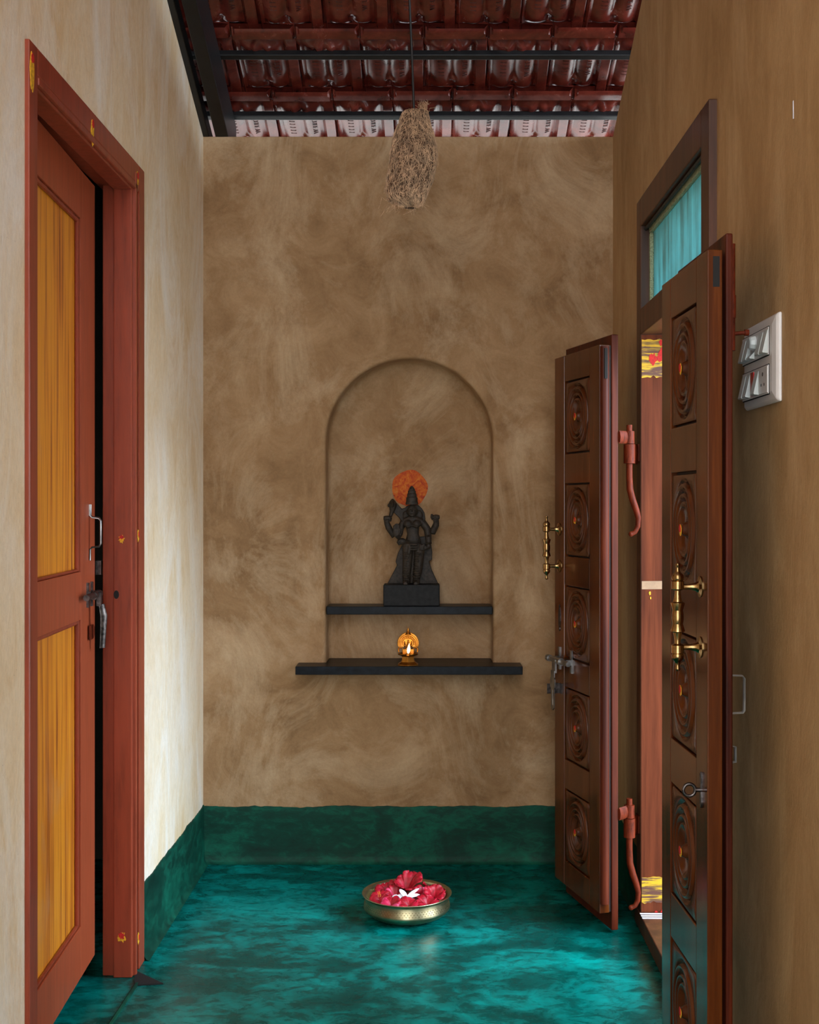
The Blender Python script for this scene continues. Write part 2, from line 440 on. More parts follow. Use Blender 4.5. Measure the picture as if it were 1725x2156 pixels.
def skirting(name, a, b, nrm, label, h=0.213):
    a, b, nrm = Vector(a), Vector(b), Vector(nrm); L = (b-a).length; n = max(8, int(L/0.012))
    prof = [(0.0, 1.0), (0.0035, 0.995), (0.0045, 0.96), (0.004, 0.7), (0.005, 0.4), (0.007, 0.14), (0.010, 0.06), (0.016, 0.02), (0.024, 0.002)]
    mb = MB()
    def fn(u, v):
        p = a + (b-a)*u; o, zz = prof[int(round(v*(len(prof)-1)))]
        j = 0.007*noise.noise((p.x*9, p.y*9, 1.3)) + 0.004*noise.noise((p.x*40, p.y*40, 2.0))
        return p + nrm*o + Vector((0,0, zz*(h + j)))
    mb.grid(fn, n, len(prof))
    return tag(mb.build(name, M['skirt'], smooth=60), label, 'skirting', kind='structure')
mb = MB(); cx_ = P(1671, 232, 764/384)
mb.prism([(XR, cx_.y-0.003, cx_.z-0.017), (XR, cx_.y+0.002, cx_.z-0.016), (XR, cx_.y+0.002, cx_.z+0.017), (XR, cx_.y-0.001, cx_.z+0.018)], (-0.0008,0,0))
mb.build('paint_chip', M['white_paint'], bpy.data.objects['wall_right'])
skirting('baseboard_back', (XL, D, 0), (XR, D, 0), (0,-1,0), 'dark green plaster skirting along the end wall')
skirting('baseboard_left', (XL, LD['y1'], 0), (XL, D, 0), (1,0,0), 'brighter green plaster skirting beside the red door', 0.218)
skirting('baseboard_right', (XR, RD['y1'], 0), (XR, D, 0), (-1,0,0), 'green plaster skirting behind the carved leaf by the corner')

# closed dim room behind the red door
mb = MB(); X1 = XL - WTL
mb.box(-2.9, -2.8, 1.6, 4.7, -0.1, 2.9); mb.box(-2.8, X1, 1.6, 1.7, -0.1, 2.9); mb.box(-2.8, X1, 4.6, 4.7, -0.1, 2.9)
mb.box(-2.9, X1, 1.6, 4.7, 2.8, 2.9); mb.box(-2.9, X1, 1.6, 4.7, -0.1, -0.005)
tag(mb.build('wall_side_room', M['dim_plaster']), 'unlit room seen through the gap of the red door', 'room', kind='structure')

# ------------------------------------------------------------------ roof
GAP = 0.20
def zroof(y): return ZT + GAP + ROOF*(D - y)
ang = math.atan(ROOF)
SL = Vector((0, math.cos(ang), -math.sin(ang))); UPN = Vector((0, math.sin(ang), math.cos(ang)))
def sm(a, b, x):
    t = max(0.0, min(1.0, (x-a)/(b-a))); return t*t*(3-2*t)
TW, TL = 0.2296, 0.405
def tile_depth(u, v):
    """how far the tile's underside bulges downward at (u across, v down the slope)"""
    if u < 0: return -0.014
    d = 0.0
    body = sm(0.066, 0.10, v)
    side = 0.012*math.exp(-((u-0.012)/0.007)**2)
    def hump(x, a, b): return math.sin(PI*max(0.0, min(1.0, (x-a)/(b-a))))**0.75
    pan1 = 0.016*hump(u, 0.020, 0.100)
    pan2 = 0.016*hump(u, 0.104, 0.176)
    flat = 0.012*(sm(0.182, 0.190, u) - sm(0.2275, 0.2296, u))
    tail = 1 - 0.75*sm(0.315, 0.335, v)
    d += body*((side + flat) + (pan1 + pan2)*tail)
    lip = 0.019*(1 - sm(0.050, 0.064, v))*(1 - sm(0.222, 0.2285, u))*sm(0.0, 0.006, u)
    dome = 0.013*math.sqrt(max(0, 1 - ((u-0.10)/0.036)**2 - ((v-0.105)/0.042)**2)) if v < 0.105 else 0.013*math.sqrt(max(0, 1-((u-0.10)/0.036)**2))*(1-sm(0.105,0.17,v))
    nub = 0.010*max(0, 1 - ((u-0.105)/0.014)**2 - ((v-0.283)/0.012)**2)
    ends = 0.004*(1-sm(0, 0.012, v))
    cut = 0.5 if (v < 0.02 and (u < 0.012 or u > 0.215)) else 1.0
    return d + (lip + nub)*cut + dome - ends
us = [-0.024, -0.001, 0.001] + [0.006 + i*0.0058 for i in range(38)] + [0.2255, 0.228, 0.2296]
us = sorted(x for x in us if x <= TW)
vsn = [0, 0.006, 0.012, 0.024, 0.034, 0.044, 0.05, 0.054, 0.058, 0.062, 0.066, 0.07, 0.075, 0.08, 0.085, 0.09, 0.095, 0.1, 0.105, 0.112, 0.12, 0.15, 0.19, 0.23, 0.262, 0.272, 0.28, 0.288, 0.296, 0.31, 0.318, 0.325, 0.332, 0.34, 0.37, TL]
mb = MB(); bm = mb.bm
def letters(text, size):
    cu = bpy.data.curves.new('t', 'FONT'); cu.body = text; cu.size = size; cu.extrude = 0.0012; cu.resolution_u = 2
    ob = bpy.data.objects.new('t', cu); COL.objects.link(ob)
    me = bpy.data.meshes.new_from_object(ob.evaluated_get(bpy.context.evaluated_depsgraph_get()))
    bpy.data.objects.remove(ob)
    vv = [v.co.copy() for v in me.vertices]; ff = [list(p.vertices) for p in me.polygons]
    bpy.data.meshes.remove(me); return vv, ff
TXT = letters("KE'S TILE W", 0.026)
lm = MB()
tilt = 0.024/TL
rows = [(3.99, 0.0835), (4.289, -0.0248), (4.588, 0.0825), (4.887, -0.0248), (5.186, 0.0825)]
for ri, (yh, off) in enumerate(rows):
    n0 = int(math.floor((-1.12 - off)/TW)); n1 = int(math.ceil((1.0 - off)/TW))
    for n in range(n0, n1):
        j1, j2, j3 = (random.uniform(-1, 1) for _ in range(3))
        O = Vector((off + n*TW, yh, zroof(yh) + 0.012)) + SL*0.006*j1 + UPN*0.002*j2
        sk = 0.006*j3
        def pt(u, v, up=0.0):
            return O + Vector((u + sk*v/TL, 0, 0)) + SL*v + UPN*(tilt*v - tile_depth(u, v) + up)
        lo = [[bm.verts.new(pt(u, v)) for u in us] for v in vsn]
        hi = [[bm.verts.new(pt(u, v, 0.0) + UPN*(0.010 + (tile_depth(u, v) if u >= 0 else 0)*0.6)) for u in (us[0], us[1], us[2], us[-1])] for v in (vsn[0], vsn[-1])]
        for a, b in zip(lo, lo[1:]):
            for i in range(len(us)-1): bm.faces.new([a[i], b[i], b[i+1], a[i+1]])
        for i in range(3): bm.faces.new([hi[0][i], hi[0][i+1], hi[1][i+1], hi[1][i]])
        bm.faces.new([lo[0][0], lo[0][-1], hi[0][3], hi[0][2], hi[0][1], hi[0][0]])
        bm.faces.new([lo[-1][0], hi[1][0], hi[1][1], hi[1][2], hi[1][3], lo[-1][-1]])
        bm.faces.new([lo[0][-1], lo[-1][-1], hi[1][3], hi[0][3]])
        bm.faces.new([lo[0][0], hi[0][0], hi[1][0], lo[-1][0]])
        if -0.95 < O.x < 0.8:
            vv, ff = TXT
            for (uc, vst, s_) in ((0.158, 0.12, 1.0),):
                nv = [lm.bm.verts.new(pt(uc - 0.009*0 - p.y*s_, vst + p.x*s_, -0.0012 - p.z)) for p in vv]
                for f in ff:
                    try: lm.bm.faces.new([nv[i] for i in f])
                    except ValueError: pass
            for q in range(7):
                v0 = 0.135 + q*0.019; wv = 0.006 + 0.004*((q*7 + n*3) % 3)/2
                c = [pt(0.05, v0, -0.0004), pt(0.05+0.022, v0+0.002, -0.0004), pt(0.05+0.022, v0+0.002+wv*0.4, -0.0022), pt(0.05, v0+wv*0.4, -0.0022)]
                lm.bm.faces.new([lm.bm.verts.new(p) for p in c])
# sheathing of the roof above the nearer part of the passage
for y0, y1 in ((Y0, 4.03),):
    mb.prism([(-1.15, y0, zroof(y0)+0.03), (1.0, y0, zroof(y0)+0.03), (1.0, y1, zroof(y1)+0.03), (-1.15, y1, zroof(y1)+0.03)], (0,0,0.03))
mb.prism([(1.0, Y0, zroof(Y0)+0.03), (2.4, Y0, zroof(Y0)+0.03), (2.4, 5.5, zroof(5.5)+0.03), (1.0, 5.5, zroof(5.5)+0.03)], (0,0,0.03))  # unseen overhang added to stop courtyard light leaking over the right wall
ceiling = tag(mb.build('ceiling', M['tile'], smooth=40, recalc=True), 'sloping underside of the glossy red clay tile roof', 'roof', kind='structure')
tag(lm.build('lettering', M['letter'], ceiling), 'raised maker lettering pressed into the tiles')
for yb, lab in ((4.689, 'black steel batten under the roof tiles, closest to the end wall'), (4.387, 'black steel batten under the roof tiles, second up from the end wall'), (4.085, 'black steel batten under the roof tiles, highest of the three')):
    mb = MB(); t = 0.022
    Mx = Matrix.Translation((0, yb, zroof(yb))) @ Matrix.Rotation(-ang, 4, 'X')
    mb.box(-1.08, 0.95, 0, 0.024, -0.024, 0.0, Mx)
    tag(mb.build('roof_batten', M['black_steel'], bevel=0.002), lab, 'batten', 'battens under the roof tiles', 'structure')
mb = MB()
ya, yb = 1.0, D + 0.19
mb.prism([(-0.809, ya, ztop(ya)+0.001), (-0.809, yb, ztop(yb)+0.001), (-0.809, yb, zroof(yb)-0.027), (-0.809, ya, zroof(ya)-0.027)], (0.049, 0, 0))
tag(mb.build('roof_rafter', M['black_steel'], bevel=0.003), 'deep black rafter running up the slope beside the cream wall', 'rafter', kind='structure')
mb = MB()  # flat black strip along the top of the left wall
mb.prism([(XL-WT, 0.5, ztop(0.5)), (XL-WT, D+0.2, ztop(D+0.2)), (XL-WT, D+0.2, ztop(D+0.2)+0.06), (XL-WT, 0.5, ztop(0.5)+0.06)], (WT+0.022, 0, 0))
tag(mb.build('trim_2', M['black_steel'], bevel=0.003), 'flat black strip on top of the cream wall', 'wall plate', kind='structure')

# ------------------------------------------------------------------ left door
door_l = empty('door_1', (XL, 2.606, 0), 'brick red framed door with yellow wood grain panels, standing ajar in the cream wall', 'door', kind='structure')
yA, yB, zt = 2.606, 3.445, 2.243
def casing_profile(mb, pts, mitre):
    pass
mb = MB()
x0 = XL - 0.02
# flat casing
mb.box(x0, XL+0.010, LD['y1']-0.063, LD['y1']+0.002, 0.0, LD['top']+0.002)
mb.box(x0, XL+0.010, LD['y0']-0.002, LD['y0']+0.052, 0.0, LD['top']+0.002)
mb.box(x0, XL+0.010, LD['y0']+0.052, LD['y1']-0.063, LD['top']-0.058, LD['top']+0.002)
# bead and reveal (frame)
for (y0, y1) in ((yB+0.004, LD['y1']-0.067),):
    mb.box(x0, XL+0.006, y0+0.028, y1, 0.0, zt+0.055)
    mb.box(x0, XL+0.013, y0+0.010, y0+0.026, 0.0, zt+0.055)
mb.box(x0, XL+0.006, LD['y0']+0.052, LD['y1']-0.067, zt+0.030, LD['top']-0.061)
mb.box(x0, XL+0.013, LD['y0']+0.052, LD['y1']-0.075, zt+0.006, zt+0.024)
mb.box(XL-0.049, XL+0.004, yB, yB+0.062, 0.0, zt+0.062)          # far jamb reveal
mb.box(XL-0.084, XL-0.046, yB+0.016, yB+0.124, 0.0, zt+0.07)        # rebate
mb.box(XL-0.049, XL+0.004, LD['y0']+0.002, yA, 0.0, zt+0.062)
mb.box(XL-0.049, XL+0.004, yA, yB, zt, zt+0.062)
mb.box(XL-0.099, XL-0.046, LD['y0'], yB+0.12, zt+0.016, zt+0.08)
mb.box(XL-0.099, XL-0.046, LD['y0'], yA-0.01, 0.0, zt+0.07)
fr = mb.build('door_frame', M['red_paint_dark'], door_l, bevel=0.003)
# hole chipped in the jamb for the bolt
mb = MB(); c = P(245, 1252, D/yB); c.y = yB
mb.lathe([(0.0095, 0.0012), (0.0102, -0.001)], Matrix.Translation(c) @ Matrix.Rotation(PI/2, 4, 'X') , 12, 0.8, 1.25)
mb.build('bolt_hole', M['dark'], fr)
# turmeric and vermilion marks
def mark(parent, c, axu, axv, nrm, ru, rv, mat, name='turmeric_mark', wob=0.15, seed=0, drip=0.0):
    mb = MB(); pts = []; rs = random.Random(seed)
    for i in range(20):
        a = 2*PI*i/20; k = 1 + rs.uniform(-wob, wob)
        vv = math.sin(a)*rv*k
        if vv < 0: vv *= 1 + drip
        pts.append(Vector(c) + Vector(axu)*(math.cos(a)*ru*k) + Vector(axv)*vv)
    mb.prism(pts, Vector(nrm)*0.0012)
    return mb.build(name, mat, parent)
ex, ey, ez = Vector((1,0,0)), Vector((0,1,0)), Vector((0,0,1))
def wl(px, py, out=0.010):                     # a picture point carried onto the left casing
    k = (907-px)*U/(-(XL+out)); return P(px, py, k)
for i, (px, py, rv) in enumerate(((67, 145, 0.035), (194.5, 276, 0.028), (289, 376, 0.020))):
    mark(fr, wl(px, py), ey, ez, ex, 0.0125 if i == 0 else 0.0125, rv, M['yellow'], seed=i, drip=0.3)
    mark(fr, wl(px+0.5, py-(22 if i == 0 else 15 if i==1 else 6)) + ex*0.001, ey, ez, ex, 0.009, 0.010, M['red'], 'vermilion_mark', seed=i+9)
for i, (px, py) in enumerate(((290.5, 1128), (291, 1976))):
    mark(fr, wl(px, py), ey, ez, ex, 0.010, 0.017, M['yellow'], seed=20+i); mark(fr, wl(px+0.6, py-3) + ex*0.001, ey, ez, ex, 0.005, 0.009, M['red'], 'vermilion_mark', seed=30+i)
for i, (px, py, r) in enumerate(((256, 1133, 0.008), (257, 1972, 0.011))):
    c = P(px, py, D/yB); c.y = yB
    mark(fr, c - ez*0.003, ex, ez, -ey, r, r*1.2, M['yellow'], seed=40+i, wob=0.4); mark(fr, c - ey*0.001 + ez*0.003, ex, ez, -ey, r*0.8, r*0.7, M['red'], 'vermilion_mark', seed=50+i, wob=0.4)

# leaf, swung slightly into the next room
hp = Vector((XL-0.053, 2.600, 0)); fp = Vector((-0.9526, 3.435, 0))
e1 = (fp-hp).normalized(); e2 = Vector((e1.y, -e1.x, 0)); WL = (fp-hp).length
if e2.x < 0: e2 = -e2
LM = Matrix(((e1.x, e2.x, 0, hp.x), (e1.y, e2.y, 0, hp.y), (0, 0, 1, 0), (0, 0, 0, 1)))
LZ0, LZ1 = 0.07, 2.25
pu0, pu1 = 0.13, WL-0.168
zU0, zU1, zD0, zD1 = 1.166, 2.119, 0.209, 1.036
mb = MB(); th = 0.038
mb.box(0, pu0, -th, 0, LZ0, LZ1, LM); mb.box(pu1, WL, -th, 0, LZ0, LZ1, LM)
for a, b in ((LZ0, zD0), (zD1, zU0), (zU1, LZ1)): mb.box(pu0, pu1, -th, 0, a, b, LM)
leaf = mb.build('door_leaf', M['red_paint'], door_l, bevel=0.0015)
for a, b in ((zD0, zD1), (zU0, zU1)):
    mb = MB(); mb.box(pu0-0.005, pu1-0.002, -0.026, -0.015, a-0.004, b-0.002, LM)
    mb.build('grain_panel', M['grain'], leaf)
    mb = MB()
    for (u0,u1,z0,z1) in ((pu1-0.013,pu1,a,b),(pu0,pu0+0.013,a,b),(pu0+0.013,pu1-0.013,b-0.012,b),(pu0+0.013,pu1-0.013,a,a+0.008)):
        mb.box(u0, u1, -0.015, -0.004, z0, z1, LM)
    tag(mb.build('panel_moulding', M['red_paint_dark'], leaf, bevel=0.004), None)
def LP(u, v, z): return LM @ Vector((u, v, z))
def leafpt(px, py):                             # picture point on the left leaf: (u, z)
    a = (px-907)*U/D
    u = (hp.x - a*hp.y)/(a*e1.y - e1.x); y = hp.y + e1.y*u
    return u, H-(py-1060)*U*y/D
u_, zt_ = leafpt(186, 1062); _, zb_ = leafpt(186, 1180)
mb = MB()
ut = u_ + 0.01
mb.tube([LP(ut,0.003,zt_), LP(ut,0.003,zt_-0.03), LP(ut,0.008,zt_-0.036), LP(ut,0.027,zt_-0.038), LP(ut,0.032,zt_-0.046), LP(ut,0.032,(zt_+zb_)/2), LP(ut,0.032,zb_+0.046), LP(ut,0.027,zb_+0.038), LP(ut,0.008,zb_+0.036), LP(ut,0.003,zb_+0.03), LP(ut,0.003,zb_)],
        0.0048, 8, 0.55)
mb.build('pull_handle', M['steel'], leaf, smooth=50)
# slide bolt with hanging hasp
ub, zb = leafpt(183, 1253); ub += 0.02
mb = MB()
mb.tube([LP(ub-0.115,0.020,zb-0.001), LP(ub+0.050,0.020,zb)], 0.0085, 12)
for q in (-0.02, 0.028): mb.tube([LP(ub+q-0.009,0.020,zb-0.002), LP(ub+q+0.009,0.020,zb)], 0.0115, 12)
for q in (-0.02, 0.028):
    mb.box(ub+q-0.006, ub+q+0.006, 0, 0.006, zb-0.034, zb+0.034, LM); mb.box(ub+q-0.008, ub+q+0.008, 0.004, 0.014, zb-0.01, zb+0.01, LM)
mb.box(ub-0.002, ub+0.018, 0.022, 0.034, zb-0.032, zb+0.006, LM)
mb.tube([LP(ub+0.008,0.034,zb-0.028), LP(ub+0.010,0.040,zb-0.06), LP(ub+0.016,0.036,zb-0.125), LP(ub+0.018,0.034,zb-0.150)], [0.009,0.011,0.009,0.009], 8, 0.3)
mb.build('slide_bolt', M['old_steel'], leaf, smooth=45)
mb = MB()
pts = [LP(ub + x, 0.004, zb - 0.105 + z) for x, z in ((-0.014,-0.02),(0.03,-0.02),(0.045,-0.011),(0.045,0.011),(0.03,0.02),(-0.014,0.02))]
mb.prism(pts, e2*0.003)
mb.build('hasp_staple', M['hinge_paint'], leaf)
# pulled-out strike box glimpsed in the gap
mb = MB(); c = P(207, 1196, D/3.44)
mb.box(c.x-0.012, c.x+0.004, 3.455, 3.47, c.z-0.02, c.z+0.02)
mb.build('strike_box', M['old_steel'], door_l)
# flat black triangle laid on the floor at the jamb foot
mb = MB()
a, b, c_ = P(283, 2046, 1.3010), P(344, 2073, 1.3382), P(284, 2076, 1.342)
for p in (a, b, c_): p.z = 0.0
mb.prism([a, b, c_], (0,0,0.004))
tag(mb.build('trim_3', M['dark']), 'flat black wedge at the foot of the red door frame', 'mortar', kind='structure')

# ------------------------------------------------------------------ carved double door on the right
door_r = empty('door_2', (XR, 3.4, 0), 'dark carved double door opened flat along the tan wall, teal transom above', 'door', kind='structure')
XF = XR - 0.020
jy0, jy1 = 2.979, 3.838
mb = MB()
XB = XR + WT
mb.box(XF, XB, RD['y0']-0.001, jy0, 0.0, 2.318); mb.box(XF, XB, jy1, RD['y1']+0.001, 0.0, 2.318)
mb.box(XF, XB, jy0, jy1, 2.228, 2.319); mb.box(XF, XB, jy0, jy1, 1.885, 1.967)
mb.box(XF-0.005, XB, RD['y0']-0.02, RD['y1']+0.012, 0.0, 0.055)
frame = mb.build('door_frame', M['frame_wood'], door_r, bevel=0.003)
mb = MB(); mb.box(XF+0.003, XB-0.002, jy1-0.0015, jy1+0.002, 0.056, 1.884)
jamb = tag(mb.build('jamb_lining', M['jamb_wood'], door_r), 'daylit red brown face of the far jamb')
# painted bands on the jamb
for (z0, z1, m_) in ((1.752, 1.868, 'scribble'), (0.085, 0.165, 'scribble')):
    mb = MB(); n = 26; top = []; bot = []
    for i in range(n+1):
        x = XF + 0.004 + (XB-XF-0.008)*i/n
        top.append((x, jy1-0.0018, z1 + 0.006*noise.noise((x*60, z1*9, 0)))); bot.append((x, jy1-0.0018, z0 + 0.012*noise.noise((x*70, z0*9, 3))))
    mb.prism(top + bot[::-1], (0,-0.0008,0)); mb.build('turmeric_band', M[m_], jamb)
mb = MB(); mb.prism([(XF+0.004, jy1-0.0018, 1.078), (XB, jy1-0.0018, 1.080), (XB, jy1-0.0018, 1.106), (XF+0.004, jy1-0.0018, 1.104)], (0,-0.0008,0)); mb.build('ash_stripe', plain('pale_ash_stripe', rgb(150,120,92), 0.7), jamb)
for i, (px, py, r) in enumerate(((1375, 757, 0.018), (1393, 748, 0.020), (1393, 722, 0.010), (1381, 1924, 0.0105), (1396, 1922, 0.011))):
    c = P(px, py, D/jy1); c.y = jy1-0.0022
    mark(jamb, c, ex, ez, -ey, r*0.75, r, M['red'], 'vermilion_mark', seed=70+i, wob=0.3)
for i, (px, py, r) in enumerate(((1368.5, 1249, 0.006), (1370, 1259, 0.004))):
    c = P(px, py, D/jy1); c.y = jy1-0.0022; mark(jamb, c, ex, ez, -ey, r*0.5, r, M['yellow'], seed=80+i)
# white stripes on the sill
for q in range(3):
    mb = MB(); yy = jy1-0.022-q*0.020
    mb.prism([(XF-0.004, yy, 0.0553), (XB-0.01, yy-0.004, 0.0553), (XB-0.01, yy+0.006, 0.0553), (XF-0.004, yy+0.010, 0.0553)], (0,0,0.0008))
    mb.build('white_stripe', M['white_paint'], frame)
# transom
mb = MB(); xt = XR+0.020
mb.box(xt, xt+0.005, jy0-0.002, jy1+0.002, 1.965, 2.23)
pane = mb.build('transom_pane', M['teal'], door_r)
mb = MB()
for (a,b,c,d) in ((jy0,jy1,2.205,2.229),(jy0,jy1,1.966,1.982),(jy0,jy0+0.02,1.982,2.205),(jy1-0.02,jy1,1.982,2.205)): mb.box(xt-0.013, xt, a, b, c, d)
mb.build('transom_bead', M['teal_bead'], pane, bevel=0.004)
mb = MB(); mb.tube([(XR-0.002, jy0, 2.220), (XR-0.002, jy1, 2.220)], 0.006, 10)
mb.build('head_bead', plain('dark_green_bead', rgb(52,60,58), 0.5, 0.6, 0.3, 60), door_r)  # round bead under the transom head

PANEL_T = [1.759, 1.417, 1.076, 0.734, 0.392]; PH = 0.244
PU0, PU1 = 0.083, 0.305
def carved_leaf(hx, hy, fx, fy, label, far):
    h = Vector((hx, hy, 0)); f = Vector((fx, fy, 0)); a1 = (f-h).normalized(); W = (f-h).length
    a2 = Vector((a1.y, -a1.x, 0))
    if a2.x > 0: a2 = -a2
    LMx = Matrix(((a1.x, a2.x, 0, h.x), (a1.y, a2.y, 0, h.y), (0, 0, 1, 0), (0, 0, 0, 1)))
    FT, BT = (0.033, 0.0625) if far else (0.030, 0.051)                   # front layer, whole thickness
    z0, z1 = 0.066, 1.848
    mb = MB(); g = 0.0055
    mb.box(0, PU0, -FT, 0, z0, z1, LMx); mb.box(PU1, W, -FT, 0, z0, z1, LMx)
    zs = [z1] + [x for t in PANEL_T for x in (t, t-PH)] + [z0]
    for i in range(0, len(zs), 2): mb.box(PU0, PU1, -FT, -0.0006, zs[i+1], zs[i], LMx)
    lf = tag(mb.build('door_leaf', M['teak'], door_r, bevel=0.0022), label)
    mb = MB()
    mb.box(0.004, W-0.03, -FT-0.008, -0.016, z0+0.002, z1-0.002, LMx)
    mb.build('leaf_core', plain('near_black_wood', rgb(30,14,8), 0.6), lf)  # core coloured near black so the panel grooves come out dark
    mb = MB()
    mb.box(-0.002, W-0.001, -BT, -FT-0.007, 0.010, 1.881, LMx)
    bl = mb.build('back_rail', M['teak_edge'], lf, bevel=0.003)
    # rounded hinge-side stile
    mb = MB(); mb.tube([LMx @ Vector((0.004, -0.0165, z0+0.03)), LMx @ Vector((0.004, -0.0165, z1-0.006))], 0.0162, 14)
    mb.build('rounded_stile', M['teak_edge'], lf, smooth=50)
    # carved panels
    rx, rz = 0.094, 0.110
    prof = [(0,0.004),(0.05,0.004),(0.09,0.0034),(0.12,0.0005),(0.15,-0.004),(0.2,-0.0065),(0.3,-0.0075),(0.4,-0.0055),(0.47,-0.001),(0.5,0.0012),(0.53,0.001),(0.56,-0.003),(0.585,-0.0045),
            (0.61,-0.002),(0.645,0.002),(0.68,0.0022),(0.71,-0.001),(0.735,-0.0048),(0.76,-0.0045),(0.79,0.0),(0.83,0.0028),(0.87,0.0022),(0.905,-0.002),(0.93,-0.0052),(0.955,-0.0045),(0.98,-0.001),(1.0,0.0)]
    seg = 72
    for t in PANEL_T:
        mb = MB(); uc, zc = (PU0+PU1)/2, t-PH/2; hw, hh = (PU1-PU0)/2-g, PH/2-g
        rings = []
        def ring(fn): rings.append([mb.bm.verts.new(LMx @ Vector(fn(2*PI*i/seg))) for i in range(seg)])
        for r, d in prof[1:]: ring(lambda a: (uc + rx*r*math.cos(a), -0.002+d*1.6, zc + rz*r*math.sin(a)))
        def rect(a, inset=0.0):
            c, s = math.cos(a), math.sin(a); q = min((hw-inset)/abs(c) if abs(c) > 1e-6 else 9, (hh-inset)/abs(s) if abs(s) > 1e-6 else 9)
            return uc + q*c, zc + q*s
        ring(lambda a: (rect(a, 0.0015)[0], -0.002, rect(a, 0.0015)[1])); ring(lambda a: (rect(a)[0], -0.0035, rect(a)[1])); ring(lambda a: (rect(a)[0], -0.018, rect(a)[1]))
        cv = mb.bm.verts.new(LMx @ Vector((uc, 0.002, zc)))
        for i in range(seg): mb._f([cv, rings[0][i], rings[0][(i+1)%seg]])
        for a, b in zip(rings, rings[1:]):
            for i in range(seg): mb._f([a[i], a[(i+1)%seg], b[(i+1)%seg], b[i]])
        mb._f(rings[-1])
        pn = mb.build('carved_panel', M['carved'], lf, smooth=80)
        mb = MB(); pts = []; rs = random.Random(int(t*1000)+far)
        for (du, dz, r, m_) in ((0.0005, -0.002, 0.0095, 'yellow'), (-0.001, 0.0015, 0.0075, 'red')):
            mb = MB(); pts = [LMx @ Vector((uc + du + r*math.cos(2*PI*i/12)*rs.uniform(0.75,1.1), 0.0022 + 0.0025 if m_ == 'yellow' else 0.0056, zc + dz + r*1.2*math.sin(2*PI*i/12)*rs.uniform(0.8,1.15))) for i in range(12)]
            mb.prism(pts, a2*0.001); MARKS.append((mb, 'vermilion_dot' if m_ == 'red' else 'turmeric_dot', M[m_], lf))
    def lp(u, v, z): return LMx @ Vector((u, v, z))
    # brass handle
    zu, zl = (1.262, 1.137) if far else (1.183, 1.062)
    uh = 0.350 if far else 0.337; so = 0.046
    mb = MB()
    zc = (zu+zl)/2; s = 0.217
    hp_ = [(0.0012,0.1085),(0.0045,0.107),(0.0055,0.104),(0.0045,0.1),(0.0042,0.099),(0.0045,0.093),(0.0065,0.089),(0.0105,0.0855),(0.0125,0.080),(0.0125,0.076),(0.0105,0.0725),(0.0128,0.0715),(0.0128,0.0565),(0.0105,0.0545),(0.006,0.053),(0.006,0.047),(0.0075,0.038),(0.0095,0.031),(0.0145,0.0285),(0.0142,0.026),(0.0115,0.0165),(0.0105,0.0135),(0.0115,0.010),(0.0122,0.004),(0.0122,0.0)]
    full = [(r, zc+z) for r, z in hp_] + [(r, zc-z) for r, z in hp_[::-1][1:]]
    base = lp(uh, so, 0)
    mb.lathe(full, Matrix.Translation((base.x, base.y, 0)), 20)
    for zz in (zu, zl):
        pr = [(0.0215,0.0),(0.0215,0.002),(0.018,0.003),(0.012,0.005),(0.0085,0.010),(0.0062,0.020),(0.0052,0.034),(0.0052,so-0.008)]
        q = Matrix.Translation(lp(uh, 0, zz)) @ a2.to_track_quat('Z', 'Y').to_matrix().to_4x4()
        mb.lathe(pr, q, 20)
    hd = tag(mb.build('brass_handle', M['brass'], lf, smooth=32), 'turned brass pull handle')
    # iron hinges: a pin on the frame with a curled tail
    sgn = 1 if far else -1
    yj = (RD['y1'] - 0.030) if far else (RD['y0'] + 0.030)
    for zh in (1.545, 0.36):
        px_ = Vector((0.6306, yj - sgn*0.035, 0))
        mb = MB()
        T = Matrix.Translation((px_.x, px_.y, zh))
        mb.lathe([(0.0095,0.054),(0.0095,0.034)], T, 14); mb.lathe([(0.0165,0.034),(0.0165,-0.006)], T, 18)
        mb.lathe([(0.0185,-0.008),(0.0185,-0.068)], T, 18)
        w1 = lp(-0.002, -BT+0.002, 0); mb.tube([(px_.x, px_.y, zh+0.014), (w1.x+0.004, w1.y, zh+0.014)], 0.020, 8, 0.3, up=(0,0,1))
        mb.tube([(px_.x, px_.y, zh-0.034), (XF-0.002, yj, zh-0.038)], 0.032, 8, 0.2, up=(0,0,1))
        mb.box(XF-0.004, XF, yj-0.022, yj+0.022, zh-0.06, zh-0.006)
        tl = [(0,0,-0.06),(0,0,-0.11),(0.002,0,-0.15),(0.012,0,-0.185),(0.024,0,-0.215),(0.032,0,-0.242),(0.030,0,-0.268),(0.020,0,-0.286),(0.006,0,-0.292)]
        pts = [(px_.x + a*0.9, px_.y + sgn*b, zh + c) for a, b, c in tl]
        mb.tube(pts, [0.0105,0.0105,0.011,0.011,0.0105,0.0095,0.0085,0.0075,0.008], 10)
        mb.ell(pts[-1], (0.0085,0.0085,0.0085), nu=10, nv=8)
        tag(mb.build('pin_hinge', M['hinge_paint'], door_r, smooth=40), 'painted iron pin hinge with a curled tail')
    return LMx, lf, W, a1, a2
MARKS = []
LF, leaf_f, Wf, fa1, fa2 = carved_leaf(0.529, 3.79, 0.4275, 4.169, 'far carved leaf, angled out from the wall near the corner', 1)
LN, leaf_n, Wn, na1, na2 = carved_leaf(0.528, 2.765, 0.543, 2.375, 'near carved leaf, lying along the wall by the switch panel', 0)
for mb_, nm, m_, lf_ in MARKS: mb_.build(nm, m_, lf_)

